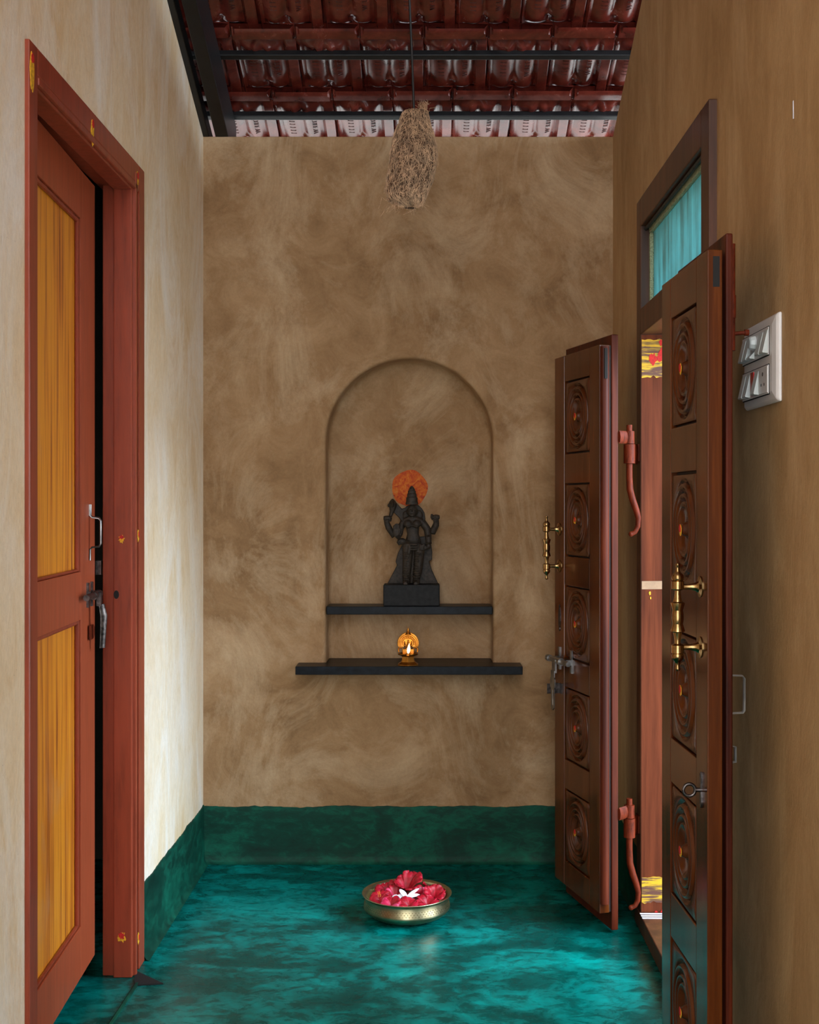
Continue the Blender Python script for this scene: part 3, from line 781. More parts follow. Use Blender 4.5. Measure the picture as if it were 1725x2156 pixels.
# hardware of the far leaf
def on_leaf(px, py, Mx):
    hx, hy = Mx[0][3], Mx[1][3]; c1x, c1y = Mx[0][0], Mx[1][0]; a = (px-907)*U/D
    u = (hx - a*hy)/(a*c1y - c1x); y = hy + c1y*u
    return u, H-(py-1060)*U*y/D
u0, z0 = on_leaf(1186, 1418, LF)
u0 = min(u0, 0.30); zb = 0.822
def fl(u, v, z): return LF @ Vector((u, v, z))
mb = MB()
ua, ub_ = 0.372, 0.195
mb.tube([fl(ua, 0.028, zb), fl(ub_, 0.028, zb)], 0.0085, 14); mb.tube([fl(ua+0.012, 0.028, zb), fl(ua-0.008, 0.028, zb)], 0.0115, 14)
mb.tube([fl(0.325, 0.028, zb), fl(0.262, 0.028, zb)], 0.0112, 14)
mb.tube([fl(0.266, 0.028, zb), fl(0.256, 0.028, zb)], 0.0128, 14)
for q in (0.345, 0.235): mb.box(q-0.007, q+0.007, -0.001, 0.004, zb-0.036, zb+0.040, LF); mb.box(q-0.006, q+0.006, 0.003, 0.022, zb-0.009, zb+0.009, LF)
mb.box(0.285, 0.315, 0.034, 0.040, zb-0.040, zb+0.004, LF)
pts = [fl(u, 0.040, zb + z) for u, z in ((0.287,-0.034),(0.287,-0.055),(0.281,-0.062),(0.281,-0.088),(0.287,-0.094),(0.289,-0.158),(0.300,-0.166),(0.315,-0.160),(0.318,-0.094),(0.324,-0.088),(0.324,-0.062),(0.317,-0.055),(0.317,-0.034))]
mb.prism(pts, fa2*0.003)
mb.box(0.300, 0.304, 0.0425, 0.0438, zb-0.148, zb-0.098, LF)
tag(mb.build('slide_bolt', M['steel'], leaf_f, smooth=40), 'steel slide bolt with a hanging hasp')
mb = MB()
a, b = fl(0.340, 0.0, zb-0.100), fl(0.340, 0.047, zb-0.100)
pts = [a + ez*0.017, b + ez*0.017, b - ez*0.017, a - ez*0.017]
mb.prism(pts, fa1*0.003); mb.box(0.318, 0.352, 0.0, 0.003, zb-0.117, zb-0.083, LF)
mb.tube([(a+b)/2 + b*0 + fa2*0.006 - fa1*0.0006, (a+b)/2 + fa2*0.006 + fa1*0.0004], 0.0075, 12)
mb.build('hasp_staple', M['old_steel'], leaf_f)
mb = MB(); u1, zk = on_leaf(1179, 1300, LF)
outl = [(0,0.046),(0.004,0.04),(0.002,0.034),(0.006,0.026),(0.009,0.012),(0.009,-0.012),(0.006,-0.026),(0.002,-0.034),(0.004,-0.04),(0,-0.046)]
outl = outl + [(-a, b) for a, b in outl[::-1][1:-1]]
mb.prism([fl(u1 + a, 0.0, zk + b) for a, b in outl], fa2*0.0025)
mb.build('keyhole_plate', M['old_steel'], leaf_f)
# hardware of the near leaf
def nl(u, v, z): return LN @ Vector((u, v, z))
u1, zk = on_leaf(1479, 1663, LN); u1 = min(u1, 0.365)
mb = MB()
outl2 = [(0,0.036),(0.005,0.030),(0.006,0.022),(0.003,0.006),(0.003,-0.006),(0.006,-0.022),(0.005,-0.030),(0,-0.036)]
outl2 = outl2 + [(-a, b) for a, b in outl2[::-1][1:-1]]
mb.prism([nl(u1 + a, 0.0, zk + b) for a, b in outl2], na2*0.004)
ringp = [nl(u1 - 0.02, 0.020 + 0.0115*math.cos(2*PI*i/20), zk + 0.0115*math.sin(2*PI*i/20)) for i in range(21)]
ringp = [nl(u1, 0.026 + 0.012*math.cos(2*PI*i/20), zk + 0.012*math.sin(2*PI*i/20)) for i in range(21)]
mb.tube(ringp, 0.0034, 8, cap=False); mb.tube([nl(u1, 0.0, zk), nl(u1, 0.015, zk)], 0.0045, 8)
mb.build('key_ring_latch', M['old_steel'], leaf_n, smooth=50)
bt = -0.051
def nback(px, py, v):
    a = (px-907)*U/D
    return H-(py-1060)*U*2.39/D
mb = MB(); zt1, zt2 = nback(0, 508, 0), nback(0, 735, 0)
mb.tube([nl(0.352, bt-0.009, zt1), nl(0.352, bt-0.009, zt2)], 0.0062, 12); mb.tube([nl(0.352, bt-0.009, zt2+0.11), nl(0.352, bt-0.009, zt2+0.065)], 0.0078, 12)
mb.tube([nl(0.352, bt-0.012, zt2+0.034), nl(0.352, bt-0.036, zt2+0.036)], 0.0042, 10); mb.tube([nl(0.352, bt-0.034, zt2+0.036), nl(0.352, bt-0.042, zt2+0.036)], 0.0068, 10)
mb.box(0.342, 0.362, bt-0.004, bt+0.001, zt2-0.004, zt1-0.08, LN)
tag(mb.build('tower_bolt', M['hinge_paint'], leaf_n, smooth=45), 'painted tower bolt on the back of the leaf')
zh1, zh2 = nback(0, 1394, 0), nback(0, 1545, 0)
mb = MB(); ul = 0.350
mb.tube([nl(ul,bt-0.002,zh1), nl(ul,bt-0.002,zh1-0.024), nl(ul,bt-0.006,zh1-0.030), nl(ul,bt-0.030,zh1-0.031), nl(ul,bt-0.034,zh1-0.036), nl(ul,bt-0.034,zh1-0.070), nl(ul,bt-0.034,zh1-0.100), nl(ul,bt-0.030,zh1-0.105), nl(ul,bt-0.006,zh1-0.106), nl(ul,bt-0.002,zh1-0.112), nl(ul,bt-0.002,zh2)], 0.0085, 8, 0.2, up=na1)
tag(mb.build('back_pull', M['white_steel'], leaf_n, smooth=45), 'flat steel pull on the back of the leaf')
zs1, zs2 = nback(0, 1560, 0), nback(0, 1628, 0)
mb = MB()
mb.tube([nl(ul,bt-0.003,zs1), nl(ul,bt-0.003,zs1-0.014), nl(ul,bt-0.016,zs1-0.017), nl(ul,bt-0.016,zs2+0.017), nl(ul,bt-0.003,zs2+0.014), nl(ul,bt-0.003,zs2)], 0.009, 8, 0.2, up=na1)
mb.build('bolt_staple', M['white_steel'], leaf_n, smooth=45)
mb = MB(); mb.box(Wn-0.0005, Wn+0.0008, -0.024, -0.011, 1.775, 1.835, LN)  # slot drawn as a black strip, its shade put in the colour
mb.build('dark_slot', M['dark'], leaf_n)
mb = MB(); mb.box(-0.0175, -0.0118, -0.0195, -0.0105, 1.74, 1.835, LF)  # far leaf's slot, likewise a black strip for the shade inside
mb.build('dark_slot', M['dark'], leaf_f)

# ------------------------------------------------------------------ switch panel on the right wall
sw = empty('switch_panel', (XR, 2.48, 1.636), 'white switch and socket panel on the tan wall beside the carved door', 'switch panel')
sy0, sy1, sz0, sz1 = 2.357, 2.606, 1.549, 1.724
mb = MB()
def ringrect(x, i): return [(x, sy0+i, sz0+i), (x, sy1-i, sz0+i), (x, sy1-i, sz1-i), (x, sy0+i, sz1-i)]
rings = [ringrect(XR, 0), ringrect(XR-0.006, 0), ringrect(XR-0.011, 0.006), ringrect(XR-0.0145, 0.022)]
rv = [[mb.bm.verts.new(p) for p in r] for r in rings]
for a, b in zip(rv, rv[1:]):
    for i in range(4): mb._f([a[i], a[(i+1)%4], b[(i+1)%4], b[i]])
mb._f(rv[-1]); mb._f(rv[0][::-1])
plate = mb.build('plate', M['white_plastic'], sw, bevel=0.003)
xs = XR-0.0145
wy0, wy1 = sy0+0.040, sy1-0.012; mw = (wy1-wy0)/6
for (r0, r1) in ((1.645, 1.700), (1.568, 1.625)):
    mb = MB(); mb.box(xs-0.0008, xs+0.001, wy0-0.002, wy1+0.002, r0-0.002, r1+0.002); mb.build('module_recess', M['dark'], plate)
    mb = MB(); mb.box(xs-0.0022, xs+0.0005, wy0, wy1, r0, r1); mb.build('module_frame', M['white_plastic'], plate)
def rocker(i, z0, z1):
    mb = MB(); y0, y1 = wy0+mw*i+0.0025, wy0+mw*(i+1)-0.0025
    mb.prism([(xs-0.002,y0,z1-0.004),(xs-0.003,y0,z1-0.006),(xs-0.013,y0,z0+0.006),(xs-0.012,y0,z0+0.004),(xs-0.002,y0,z0+0.003)], (0,y1-y0,0))
    mb.build('rocker_switch', M['grey_plastic'], sw, bevel=0.0008)
for i in (0, 1, 4, 5): rocker(i, 1.645, 1.700)
for i in (2, 4, 5): rocker(i, 1.568, 1.625)
rocker(3, 1.645, 1.668)
mb = MB(); Rx = Matrix.Translation((xs-0.002, wy0+mw*3.0, 1.680)) @ Matrix.Rotation(-PI/2, 4, 'Y')
mb.lathe([(0.0155,0),(0.0155,0.004),(0.0135,0.011),(0.010,0.013)], Rx, 10); mb.build('fan_dial', M['grey_plastic'], sw, bevel=0.001)
mb = MB(); mb.box(xs-0.0045, xs-0.002, wy0+mw*3+0.004, wy0+mw*4-0.006, 1.572, 1.621); tag(mb.build('indicator', M['red_plastic'], sw), 'red indicator strip')
mb = MB(); mb.box(xs-0.004, xs-0.002, wy0+0.001, wy0+mw*2-0.003, 1.570, 1.623); so_ = mb.build('socket', M['white_plastic'], sw, bevel=0.001)
for (dy, dz, r) in ((0.0,0.012,0.0042),(-0.011,-0.009,0.003),(0.011,-0.009,0.003)):
    mb = MB(); mb.lathe([(r,0.0),(r,0.0006)], Matrix.Translation((xs-0.004, wy0+mw+dy, 1.597+dz)) @ Matrix.Rotation(-PI/2, 4, 'Y'), 12); mb.build('pin_hole', M['old_steel'], so_)
for zz in (1.690, 1.615, 1.66):
    pass

# ------------------------------------------------------------------ niche shelves
mb = MB(); mb.box(NX0+0.003, NX1-0.003, D-0.002, D+ND, 0.933, 0.963)
tag(mb.build('stone_shelf', M['granite'], bevel=0.002), 'short black stone shelf inside the niche, carrying the idol', 'shelf')
mb = MB(); mb.box(-0.496, 0.3375, D/1.025, D+0.004, 0.722, 0.7525); mb.box(NX0+0.001, NX1-0.001, D+0.003, D+ND, 0.722, 0.7523)
tag(mb.build('stone_shelf', M['granite'], bevel=0.002), 'wide black stone ledge at the foot of the niche, carrying the lit lamp', 'shelf')

# ------------------------------------------------------------------ idol
SY = D + 0.055
idol = empty('deity_statue', (P(867,0,1).x, SY, 0.963), 'dark stone standing deity statue with tall crown and four arms in the niche', 'statue')
ks = D/SY
def S(zx, zy, fy=0.0):                          # zoom-grid coordinates of the idol -> world
    px, py = 760 + zx/6.341, 960 + zy/6.341
    return Vector(((px-907)*U/ks, SY - fy*1.35, H-(py-1060)*U/ks))
q = U/6.341/ks
mb = MB(); a, b = S(306, 2010), S(1052, 1708)
mb.box(a.x, b.x, SY-0.048, SY+0.04, 0.963, b.z)
mb.build('plinth', M['stone'], idol, bevel=0.004)
mb = MB()
lower = [(350,1712),(392,1630),(482,1460),(460,1415),(492,1300),(540,1205),(590,1120),(640,1090),(760,1085),(850,1075),(905,1100),(938,1160),(955,1290),(952,1388),(912,1412),(950,1530),(1030,1700),(1030,1712)]
upper = [(410,745),(395,700),(430,575),(470,620),(545,706),(590,690),(620,660),(760,650),(815,700),(850,760),(862,850),(820,900),(600,900),(540,880),(512,830),(450,768)]
for sl in (lower, upper): mb.prism([S(x, y, -0.030) for x, y in sl[::-1]], (0, -0.022, 0))
back = mb.build('back_slab', M['idol'], idol, bevel=0.004)
mb = MB()
def limb(pts, rr, k=1.1, flat=1.0): mb.tube([S(x, y, f) for x, y, f in pts], [r*q*(k if r > 24 else 1.25) for r in rr], 16, flat, up=(1,0,0) if flat != 1 else None)
def blob(x, y, f, rx, ry, rz): mb.ell(S(x, y, f), (rx*q, ry*q, rz*q))
# torso
limb([(700,1250,0.004),(700,1180,0.006),(698,1110,0.006),(696,1040,0.006),(692,960,0.006),(690,890,0.006),(690,830,0.004)], [95,110,92,74,84,105,60], 1.05, 0.55)
limb([(575,875,0.002),(640,855,0.004),(690,850,0.004),(740,855,0.004),(820,880,0.002)], [40,48,50,48,42])
blob(632,905,0.016,58,58,54); blob(748,905,0.016,58,58,54)
limb([(570,900,0.016),(632,942,0.027),(690,925,0.022),(748,942,0.027),(812,900,0.016)], [12,13,12,13,12])
# neck, head, crown
limb([(690,850,0.006),(688,790,0.008)], [40,38])
blob(686,735,0.012,68,66,82)
for ex_, in ((655,),(718,)): blob(ex_,716,0.0252,18,8,7)
limb([(687,702,0.0255),(687,735,0.0295)], [6,10]); blob(687,768,0.0245,17,9,6); blob(687,796,0.020,24,20,14)
blob(622,745,0.006,16,20,34); blob(752,745,0.006,16,20,34)
cr = [(86,650),(90,630),(84,612),(80,600),(80,560),(68,545),(66,510),(56,498),(54,470),(44,458),(42,440),(30,428),(22,412),(10,402)]
mb.lathe([(r*q, S(0,y).z) for r, y in cr], Matrix.Translation((S(682,0).x, SY-0.008, 0)), 20, 0.95, 0.8)
blob(770,790,-0.008,60,30,70); blob(605,790,-0.008,50,30,60)
# rear arms with raised fists
limb([(575,890,-0.006),(500,990,-0.006),(430,1050,-0.004),(375,960,0.0),(345,890,0.002)], [44,44,46,40,34])
limb([(350,895,0.002),(345,850,0.004)], [34,36])
for i, (x, y) in enumerate(((318,812),(340,806),(362,806),(386,812))): limb([(x,850,0.006),(x,y,0.008),(x+4,y+14,0.014),(x+4,y+36,0.013)], [13,12,11,10])
limb([(392,870,0.006),(404,830,0.01),(396,804,0.012)], [13,12,10])
limb([(822,890,-0.006),(900,1000,-0.006),(960,1010,-0.004),(1005,920,0.0),(1010,880,0.002)], [44,44,46,40,34])
limb([(1008,890,0.002),(1000,840,0.004)], [34,38])
for i, (x, y) in enumerate(((972,796),(994,790),(1016,792),(1038,798))): limb([(x,840,0.006),(x,y,0.008),(x-3,y+14,0.014),(x-3,y+36,0.013)], [13,12,11,10])
limb([(962,850,0.006),(944,815,0.01),(950,775,0.012)], [13,13,12])
# conch or bud carried above the left fist
limb([(395,810,0.0),(415,740,0.0),(424,690,0.0),(424,640,0.0),(424,600,0.0),(422,572,0.0)], [18,24,42,52,34,6]); blob(372,660,0.0,18,18,24)
limb([(378,640,0.0),(424,636,0.006),(466,640,0.0)], [10,54,10])
# front arms: open raised palm and hand on the hip
limb([(570,885,0.002),(535,960,0.008),(520,1040,0.012),(500,1080,0.016),(482,1050,0.021)], [44,38,36,34,34])
mb.ell(S(475,1010,0.022), (46*q,17*q,66*q))
for i, (x, y) in enumerate(((448,925),(468,905),(489,900),(508,918))): limb([(x,990,0.022),(x,y+25,0.023),(x,y,0.022)], [12,12,9])
limb([(515,1030,0.022),(528,990,0.024),(526,962,0.023)], [13,12,9])
limb([(822,885,0.002),(880,960,0.004),(898,1060,0.006),(905,1150,0.010),(900,1215,0.014),(862,1228,0.018)], [46,42,40,37,30,28])
mb.ell(S(845,1222,0.020), (40*q,18*q,36*q))
for y in (1190,1208,1226,1243): limb([(838,y+6,0.023),(806,y,0.025),(782,y+2,0.024)], [11,11,9])
limb([(850,1195,0.022),(836,1170,0.024)], [12,9])
for (x, y, f, a_) in ((898,1060,0.006,44),(905,1160,0.010,41)): limb([(x-a_,y,f+0.004),(x,y+6,f+0.012),(x+a_,y,f+0.004)], [7,8,7])
# waist girdle, sash bow
for y in (1130,1165,1200,1232): limb([(610,y,0.012),(660,y+12,0.022),(700,y+15,0.024),(750,y+12,0.022),(800,y-4,0.012)], [9,10,10,10,9])
blob(545,1140,0.002,62,36,46); limb([(520,1120,0.004),(500,1150,0.006),(520,1185,0.004)], [16,18,14]); limb([(650,1190,0.02),(645,1290,0.022),(640,1320,0.02)], [16,18,10])
# legs with draped folds and anklets
for (xa, xb, xc, xd) in ((628,622,612,604),(782,775,758,742)):
    limb([(xa,1180,0.006),(xa,1250,0.008),(xb,1400,0.010),(xb,1440,0.011),(xc,1550,0.008),(xd,1640,0.006),(xd,1690,0.008)], [66,66,56,54,52,40,44])
    limb([(xd,1680,0.008),(xd-4,1695,0.022),(xd-6,1700,0.030)], [40,30,22])
    for i in range(11):
        y = 1290 + i*32; x = xa + (xd-xa)*(y-1180)/500; rr = 60 - 16*(y-1180)/500
        limb([(x-rr,y-6,0.006),(x-rr*0.5,y+5,0.006+rr*0.85*q),(x,y+9,0.007+rr*q),(x+rr*0.5,y+5,0.006+rr*0.85*q),(x+rr,y-6,0.006)], [9,11,12,11,9])
    for k_ in range(5): blob(xd-34+k_*16,1697,0.026-abs(k_-2)*0.002,8,12,8)
limb([(690,1260,-0.004),(690,1480,-0.004),(690,1700,-0.004)], [60,50,40])
fig = mb.build('figure', M['idol'], idol)
rm = fig.modifiers.new('union', 'REMESH'); rm.mode = 'VOXEL'; rm.voxel_size = 0.0012; rm.use_smooth_shade = True
smd = fig.modifiers.new('soften', 'SMOOTH'); smd.factor = 0.35; smd.iterations = 1

# ------------------------------------------------------------------ brass lamp
ly = D/1.0 - 0.058
lx = (859.5-907)*U*ly/D
lamp = empty('oil_lamp', (lx, ly, 0.7525), 'small lit brass lamp with a round backplate on the wide black ledge', 'lamp')
LT = Matrix.Translation((lx, ly, 0.7525))
mb = MB(); mb.lathe([(0.043,0.0),(0.043,0.003),(0.037,0.006),(0.029,0.012),(0.0255,0.020),(0.025,0.031),(0.027,0.034),(0.027,0.036)], LT, 6, ph=PI/6)
mb.build('lamp_base', M['lamp_brass'], lamp, bevel=0.0008)
mb = MB(); mb.lathe([(0.026,0.034),(0.036,0.037),(0.0375,0.040),(0.0365,0.043),(0.033,0.042),(0.028,0.039),(0.002,0.038)], LT, 28, 1, 0.9)
mb.tube([LT @ Vector((0,-0.022,0.039)), LT @ Vector((0.0006,-0.040,0.0395)), LT @ Vector((0,-0.045,0.041))], [0.013,0.009,0.005], 12, 0.5, up=(1,0,0))
mb.build('oil_dish', M['lamp_brass'], lamp, smooth=40)
mb = MB(); bz, br = 0.078, 0.0385
disc = [LT @ Vector((br*math.cos(a), 0.016, bz + br*math.sin(a))) for a in [(-0.36 + (PI+0.72)*i/36) for i in range(37)]]
mb.prism(disc, (0, 0.004, 0))
for i in range(33):
    a = -0.25 + (PI+0.5)*i/32
    if abs(a - PI/2) < 0.16: continue
    mb.ell(LT @ Vector((br*1.02*math.cos(a), 0.017, bz + br*1.02*math.sin(a))), (0.0021,0.0024,0.0021), nu=6, nv=5)
for r, t_ in ((0.0335,0.0016),(0.0275,0.002),(0.0205,0.0016)):
    mb.tube([LT @ Vector((r*math.cos(a), 0.0155, bz-0.002 + r*math.sin(a))) for a in [(-0.3 + (PI+0.6)*i/24) for i in range(25)]], t_, 6)
for i in range(9):
    a = PI*0.1 + PI*0.8*i/8; mb.ell(LT @ Vector((0.024*math.cos(a), 0.0145, bz-0.002 + 0.024*math.sin(a))), (0.002,0.002,0.003), nu=6, nv=5)
bp = mb.build('backplate', M['lamp_brass'], lamp, smooth=40)
mb = MB()                                       # seated relief figure with two elephants
for (x, z, rx, rz) in ((0,0.008,0.0075,0.011),(0,0.021,0.0042,0.0048),(0,0.027,0.003,0.005),(-0.007,0.001,0.007,0.004),(0.007,0.001,0.007,0.004),(-0.012,0.012,0.004,0.007),(0.012,0.012,0.004,0.007),(-0.013,0.022,0.003,0.005),(0.013,0.022,0.003,0.005)):
    mb.ell(LT @ Vector((x, 0.013, bz-0.020+z)), (rx,0.005,rz), nu=10, nv=8)
mb.box(-0.02,0.02,0.008,0.018,0.043-0.004,0.056,LT)
for s_ in (-1, 1):
    mb.tube([LT @ Vector((s_*0.022,0.014,0.061)), LT @ Vector((s_*0.030,0.013,0.0625)), LT @ Vector((s_*0.0355,0.012,0.058)), LT @ Vector((s_*0.036,0.011,0.049)), LT @ Vector((s_*0.034,0.010,0.045))], [0.003,0.0035,0.003,0.0025,0.002], 8)
    mb.tube([LT @ Vector((s_*0.021,0.015,0.062)), LT @ Vector((s_*0.020,0.015,0.042))], 0.0025, 8)
mb.build('relief', M['lamp_brass'], bp, smooth=40)
mb = MB(); mb.lathe([(0.011,0.110),(0.009,0.116),(0.0055,0.119),(0.007,0.1205),(0.0062,0.1225),(0.0052,0.1235),(0.0056,0.125),(0.003,0.132),(0.0006,0.137)], Matrix.Translation((lx, ly+0.017, 0.7525)), 14)
mb.build('finial', M['lamp_brass'], lamp, smooth=40)
mb = MB(); fx, fy, fz = lx+0.0012, ly-0.038, 0.7525+0.0425
mb.tube([(fx-0.001, fy+0.012, fz-0.001), (fx, fy, fz), (fx+0.0005, fy-0.001, fz+0.005)], 0.0012, 6); mb.build('wick', M['dark'], lamp)
mb = MB(); fpf = [(0.0006,0.0),(0.0034,0.004),(0.0058,0.011),(0.0060,0.017),(0.0045,0.025),(0.0022,0.032),(0.0005,0.039)]
rings = []
mb.lathe(fpf, Matrix.Translation((fx, fy, fz+0.002)) @ Matrix(((1,0,0.10,0),(0,1,0,0),(0,0,1,0),(0,0,0,1))), 14, 1, 0.8)
tag(mb.build('flame', M['flame'], lamp, smooth=60), 'bright yellow flame')
pl = bpy.data.lights.new('flame_light', 'POINT'); pl.energy = 0.065; pl.color = (1.0, 0.62, 0.30); pl.shadow_soft_size = 0.012
plo = bpy.data.objects.new('flame_light', pl); COL.objects.link(plo); plo.location = (fx, fy-0.035, fz+0.034)

# ------------------------------------------------------------------ bowl of flowers
bx, by = -0.0777, 3.965
bowl = empty('brass_bowl', (bx, by, 0), 'wide shallow hammered brass bowl on the teal floor, filled with flowers', 'bowl')
mb = MB()
out = [(0.0,0.0012),(0.05,0.001),(0.085,0.0015),(0.105,0.005),(0.122,0.0125),(0.134,0.022),(0.1405,0.0295),(0.1415,0.0330),(0.1405,0.0375),(0.1375,0.052),(0.1345,0.064),(0.1350,0.0685),(0.139,0.0725),(0.1455,0.0755),(0.1472,0.0772)]
inn = [(0.1465,0.0782),(0.143,0.0778),(0.136,0.0745),(0.1325,0.070),(0.1315,0.064),(0.1345,0.05),(0.137,0.036),(0.130,0.022),(0.112,0.012),(0.09,0.008),(0.0,0.0075)]
mb.lathe([(max(r,0.0004), z) for r, z in out + inn], Matrix.Translation((bx, by, 0)), 80)
bshell = mb.build('bowl_shell', M['bowl_brass'], bowl, smooth=40)
mb = MB()
for row, (r, z) in enumerate(((0.1374,0.0535),(0.1387,0.0475),(0.1400,0.0410))):
    for i in range(84):
        a = 2*PI*(i + 0.5*(row%2))/84
        if math.sin(a) > 0.25: continue
        c = Vector((bx + r*math.cos(a), by + r*math.sin(a), z))
        mb.ell(c, (0.0013,0.0013,0.0013), nu=6, nv=4)
tag(mb.build('dimples', plain('punched_dots', rgb(96,84,54), 0.4, 1.0), bshell), 'three rows of punched dots')

def basis(n, spin=0.0):
    n = Vector(n).normalized(); a = n.orthogonal().normalized(); b = n.cross(a)
    c, s = math.cos(spin), math.sin(spin); a2, b2 = a*c + b*s, b*c - a*s
    return Matrix(((a2.x, b2.x, n.x, 0), (a2.y, b2.y, n.y, 0), (a2.z, b2.z, n.z, 0), (0,0,0,1)))
def petal(mb, B, c, ang_, length, width, cup, ruff, seed, curl=0.0):
    rs = random.Random(seed); ph = rs.uniform(0, 6)
    def fn(u, v):
        x = (u-0.5)*2
        wv = width*(0.14 + 0.86*math.sin(min(1, v*1.08)*PI*0.60)**0.9)*(1 if v < 0.86 else math.sqrt(max(0.02, 1-((v-0.86)/0.15)**2)))
        r = length*v
        up = cup*math.sin(v*PI*0.5)*length - curl*length*v**3 + ruff*(length/0.05)*(v**2)*math.sin(x*7+ph)*0.5 + 0.15*width*(x*x)*(1-v*0.4)
        p = Vector((r*math.cos(ang_) - wv*x*math.sin(ang_), r*math.sin(ang_) + wv*x*math.cos(ang_), up))
        return c + (B @ p)
    mb.grid(fn, 9, 10)
FL = 'red hibiscus flowers heaped in the brass bowl'
def hibiscus(pos, nrm, label, size=0.05, cup=0.35, spin=0.0, pink=False, stamen=True, seed=1, n=5, curl=0.25):
    c = Vector((bx,by,0)) + Vector(pos); B = basis(nrm, spin)
    root = empty('hibiscus_flower', c, label, 'flower', FL)
    for i in range(n):
        mb = MB(); petal(mb, B, c, 2*PI*i/n + spin, size*random.uniform(0.9,1.08), size*0.52, cup*random.uniform(0.8,1.2), 0.008, seed*10+i, curl)
        p = mb.build('petal', M['petal_pink'] if (pink and i % 2) else M['petal'], root, smooth=60)
        so2 = p.modifiers.new('thickness', 'SOLIDIFY'); so2.thickness = 0.0006
    mb = MB(); d = B @ Vector((0,0,1)); mb.tube([c - d*0.010, c - d*0.004, c + d*0.002], [0.003,0.006,0.0045], 8); mb.build('calyx', M['calyx'], root, smooth=60)
    if stamen:
        mb = MB(); side = (B @ Vector((1,0,0)))*0.006
        mb.tube([c, c + d*size*0.35 + side*0.3, c + d*size*0.7 + side*0.6, c + d*size*0.98 + side], [0.0018,0.0016,0.0013,0.001], 8)
        st = mb.build('stamen', M['stamen'], root, smooth=60)
        mb = MB(); rs = random.Random(seed)
        for i in range(26):
            t = 0.5 + 0.5*i/26; a = rs.uniform(0, 2*PI); o = c + d*size*0.98*t + side*t + (B @ Vector((math.cos(a), math.sin(a), 0.3)))*0.0038
            mb.ell(o, (0.0009,)*3, nu=5, nv=4)
        mb.build('pollen', M['pollen'], st)
    return root
Z = 0.050
hibiscus((-0.086,-0.022,Z+0.004), (-0.15,-0.55,0.8), 'wide open red hibiscus at the left of the bowl, dark throat showing', 0.042, 0.30, 0.3, seed=1)
hibiscus((-0.064,0.046,Z+0.006), (-0.2,-0.35,0.9), 'red hibiscus with pointed upright petal, behind the wide open one', 0.037, 0.85, 1.1, stamen=False, seed=2)
hibiscus((-0.038,0.008,Z+0.008), (0.0,-0.4,0.9), 'pale pink edged hibiscus left of the white flower', 0.032, 0.8, 0.5, pink=True, stamen=False, seed=3)
hibiscus((-0.002,0.052,Z+0.008), (0.05,-0.35,0.95), 'tallest red hibiscus standing at the back of the bowl', 0.047, 1.1, 0.9, stamen=False, seed=4, curl=0.1)
hibiscus((0.070,0.052,Z+0.006), (0.55,0.15,0.75), 'red hibiscus at the back of the bowl with a long stamen over the rim', 0.038, 0.6, 0.2, seed=5)
hibiscus((0.088,-0.008,Z+0.010), (0.15,-0.55,0.8), 'cupped red hibiscus against the right rim of the bowl', 0.036, 0.95, 0.6, stamen=False, seed=6)
hibiscus((0.050,0.000,Z+0.008), (0.1,-0.4,0.9), 'pink tipped hibiscus right of the white flower', 0.032, 0.9, 1.4, pink=True, stamen=False, seed=7)
hibiscus((0.066,-0.062,Z+0.006), (0.1,-0.35,0.9), 'flattened red hibiscus at the front right rim of the bowl', 0.036, 0.5, 0.1, stamen=False, seed=8)
hibiscus((0.006,-0.078,Z+0.006), (0.0,-0.3,0.95), 'flattened red hibiscus at the front of the bowl, below the white flower', 0.037, 0.45, 0.8, stamen=False, seed=9)
hibiscus((-0.050,-0.070,Z+0.006), (-0.1,-0.35,0.9), 'pinkish red hibiscus at the front left rim of the bowl', 0.035, 0.5, 0.4, pink=True, stamen=False, seed=10)
hibiscus((0.026,0.022,Z-0.004), (0.0,-0.2,1.0), 'red hibiscus in the middle of the bowl, half under the white flower', 0.038, 0.5, 0.0, stamen=False, seed=11)
hibiscus((-0.014,-0.030,Z+0.002), (0.0,-0.2,1.0), 'red hibiscus beneath the left petals of the white flower', 0.036, 0.4, 0.7, stamen=False, seed=12)
# white flower
wf = empty('white_flower', Vector((bx,by,0)) + Vector((0.000,-0.042,Z+0.024)), 'white flower with narrow petals lying on the red hibiscus', 'flower')
for i, (a, L, wd, el) in enumerate(((PI*1.02,0.036,0.011,0.10),(PI*0.72,0.034,0.008,0.75),(PI*0.22,0.048,0.0055,0.60),(-0.06,0.042,0.0062,0.35),(-0.45,0.026,0.005,-0.1))):
    mb = MB(); c = Vector(wf.location); dirv = Vector((math.cos(a), 0.35*math.sin(a)-0.1, el)).normalized(); sd = dirv.cross(Vector((0,-0.75,0.65))).normalized(); nn = sd.cross(dirv)
    def fn(u, v):
        x = (u-0.5)*2; ww = wd*(0.25 + 0.75*math.sin(PI*min(1, v*0.9+0.08))**0.8)*(1 if v < 0.85 else math.sqrt(max(0.03,1-((v-0.85)/0.155)**2)))
        return c + dirv*L*v + sd*ww*x + nn*(0.25*ww*x*x - 0.010*v*v)
    mb.grid(fn, 7, 9); p = mb.build('petal', M['petal_white'], wf, smooth=60)
    so2 = p.modifiers.new('thickness', 'SOLIDIFY'); so2.thickness = 0.0008
mb = MB(); mb.tube([wf.location + Vector((0,0.002,-0.012)), wf.location + Vector((0,0,0.001))], [0.0022,0.0026], 8); mb.build('flower_tube', M['pollen'], wf)
lp_ = Vector((bx,by,0)) + Vector((-0.034,-0.046,Z+0.026))
mb = MB()
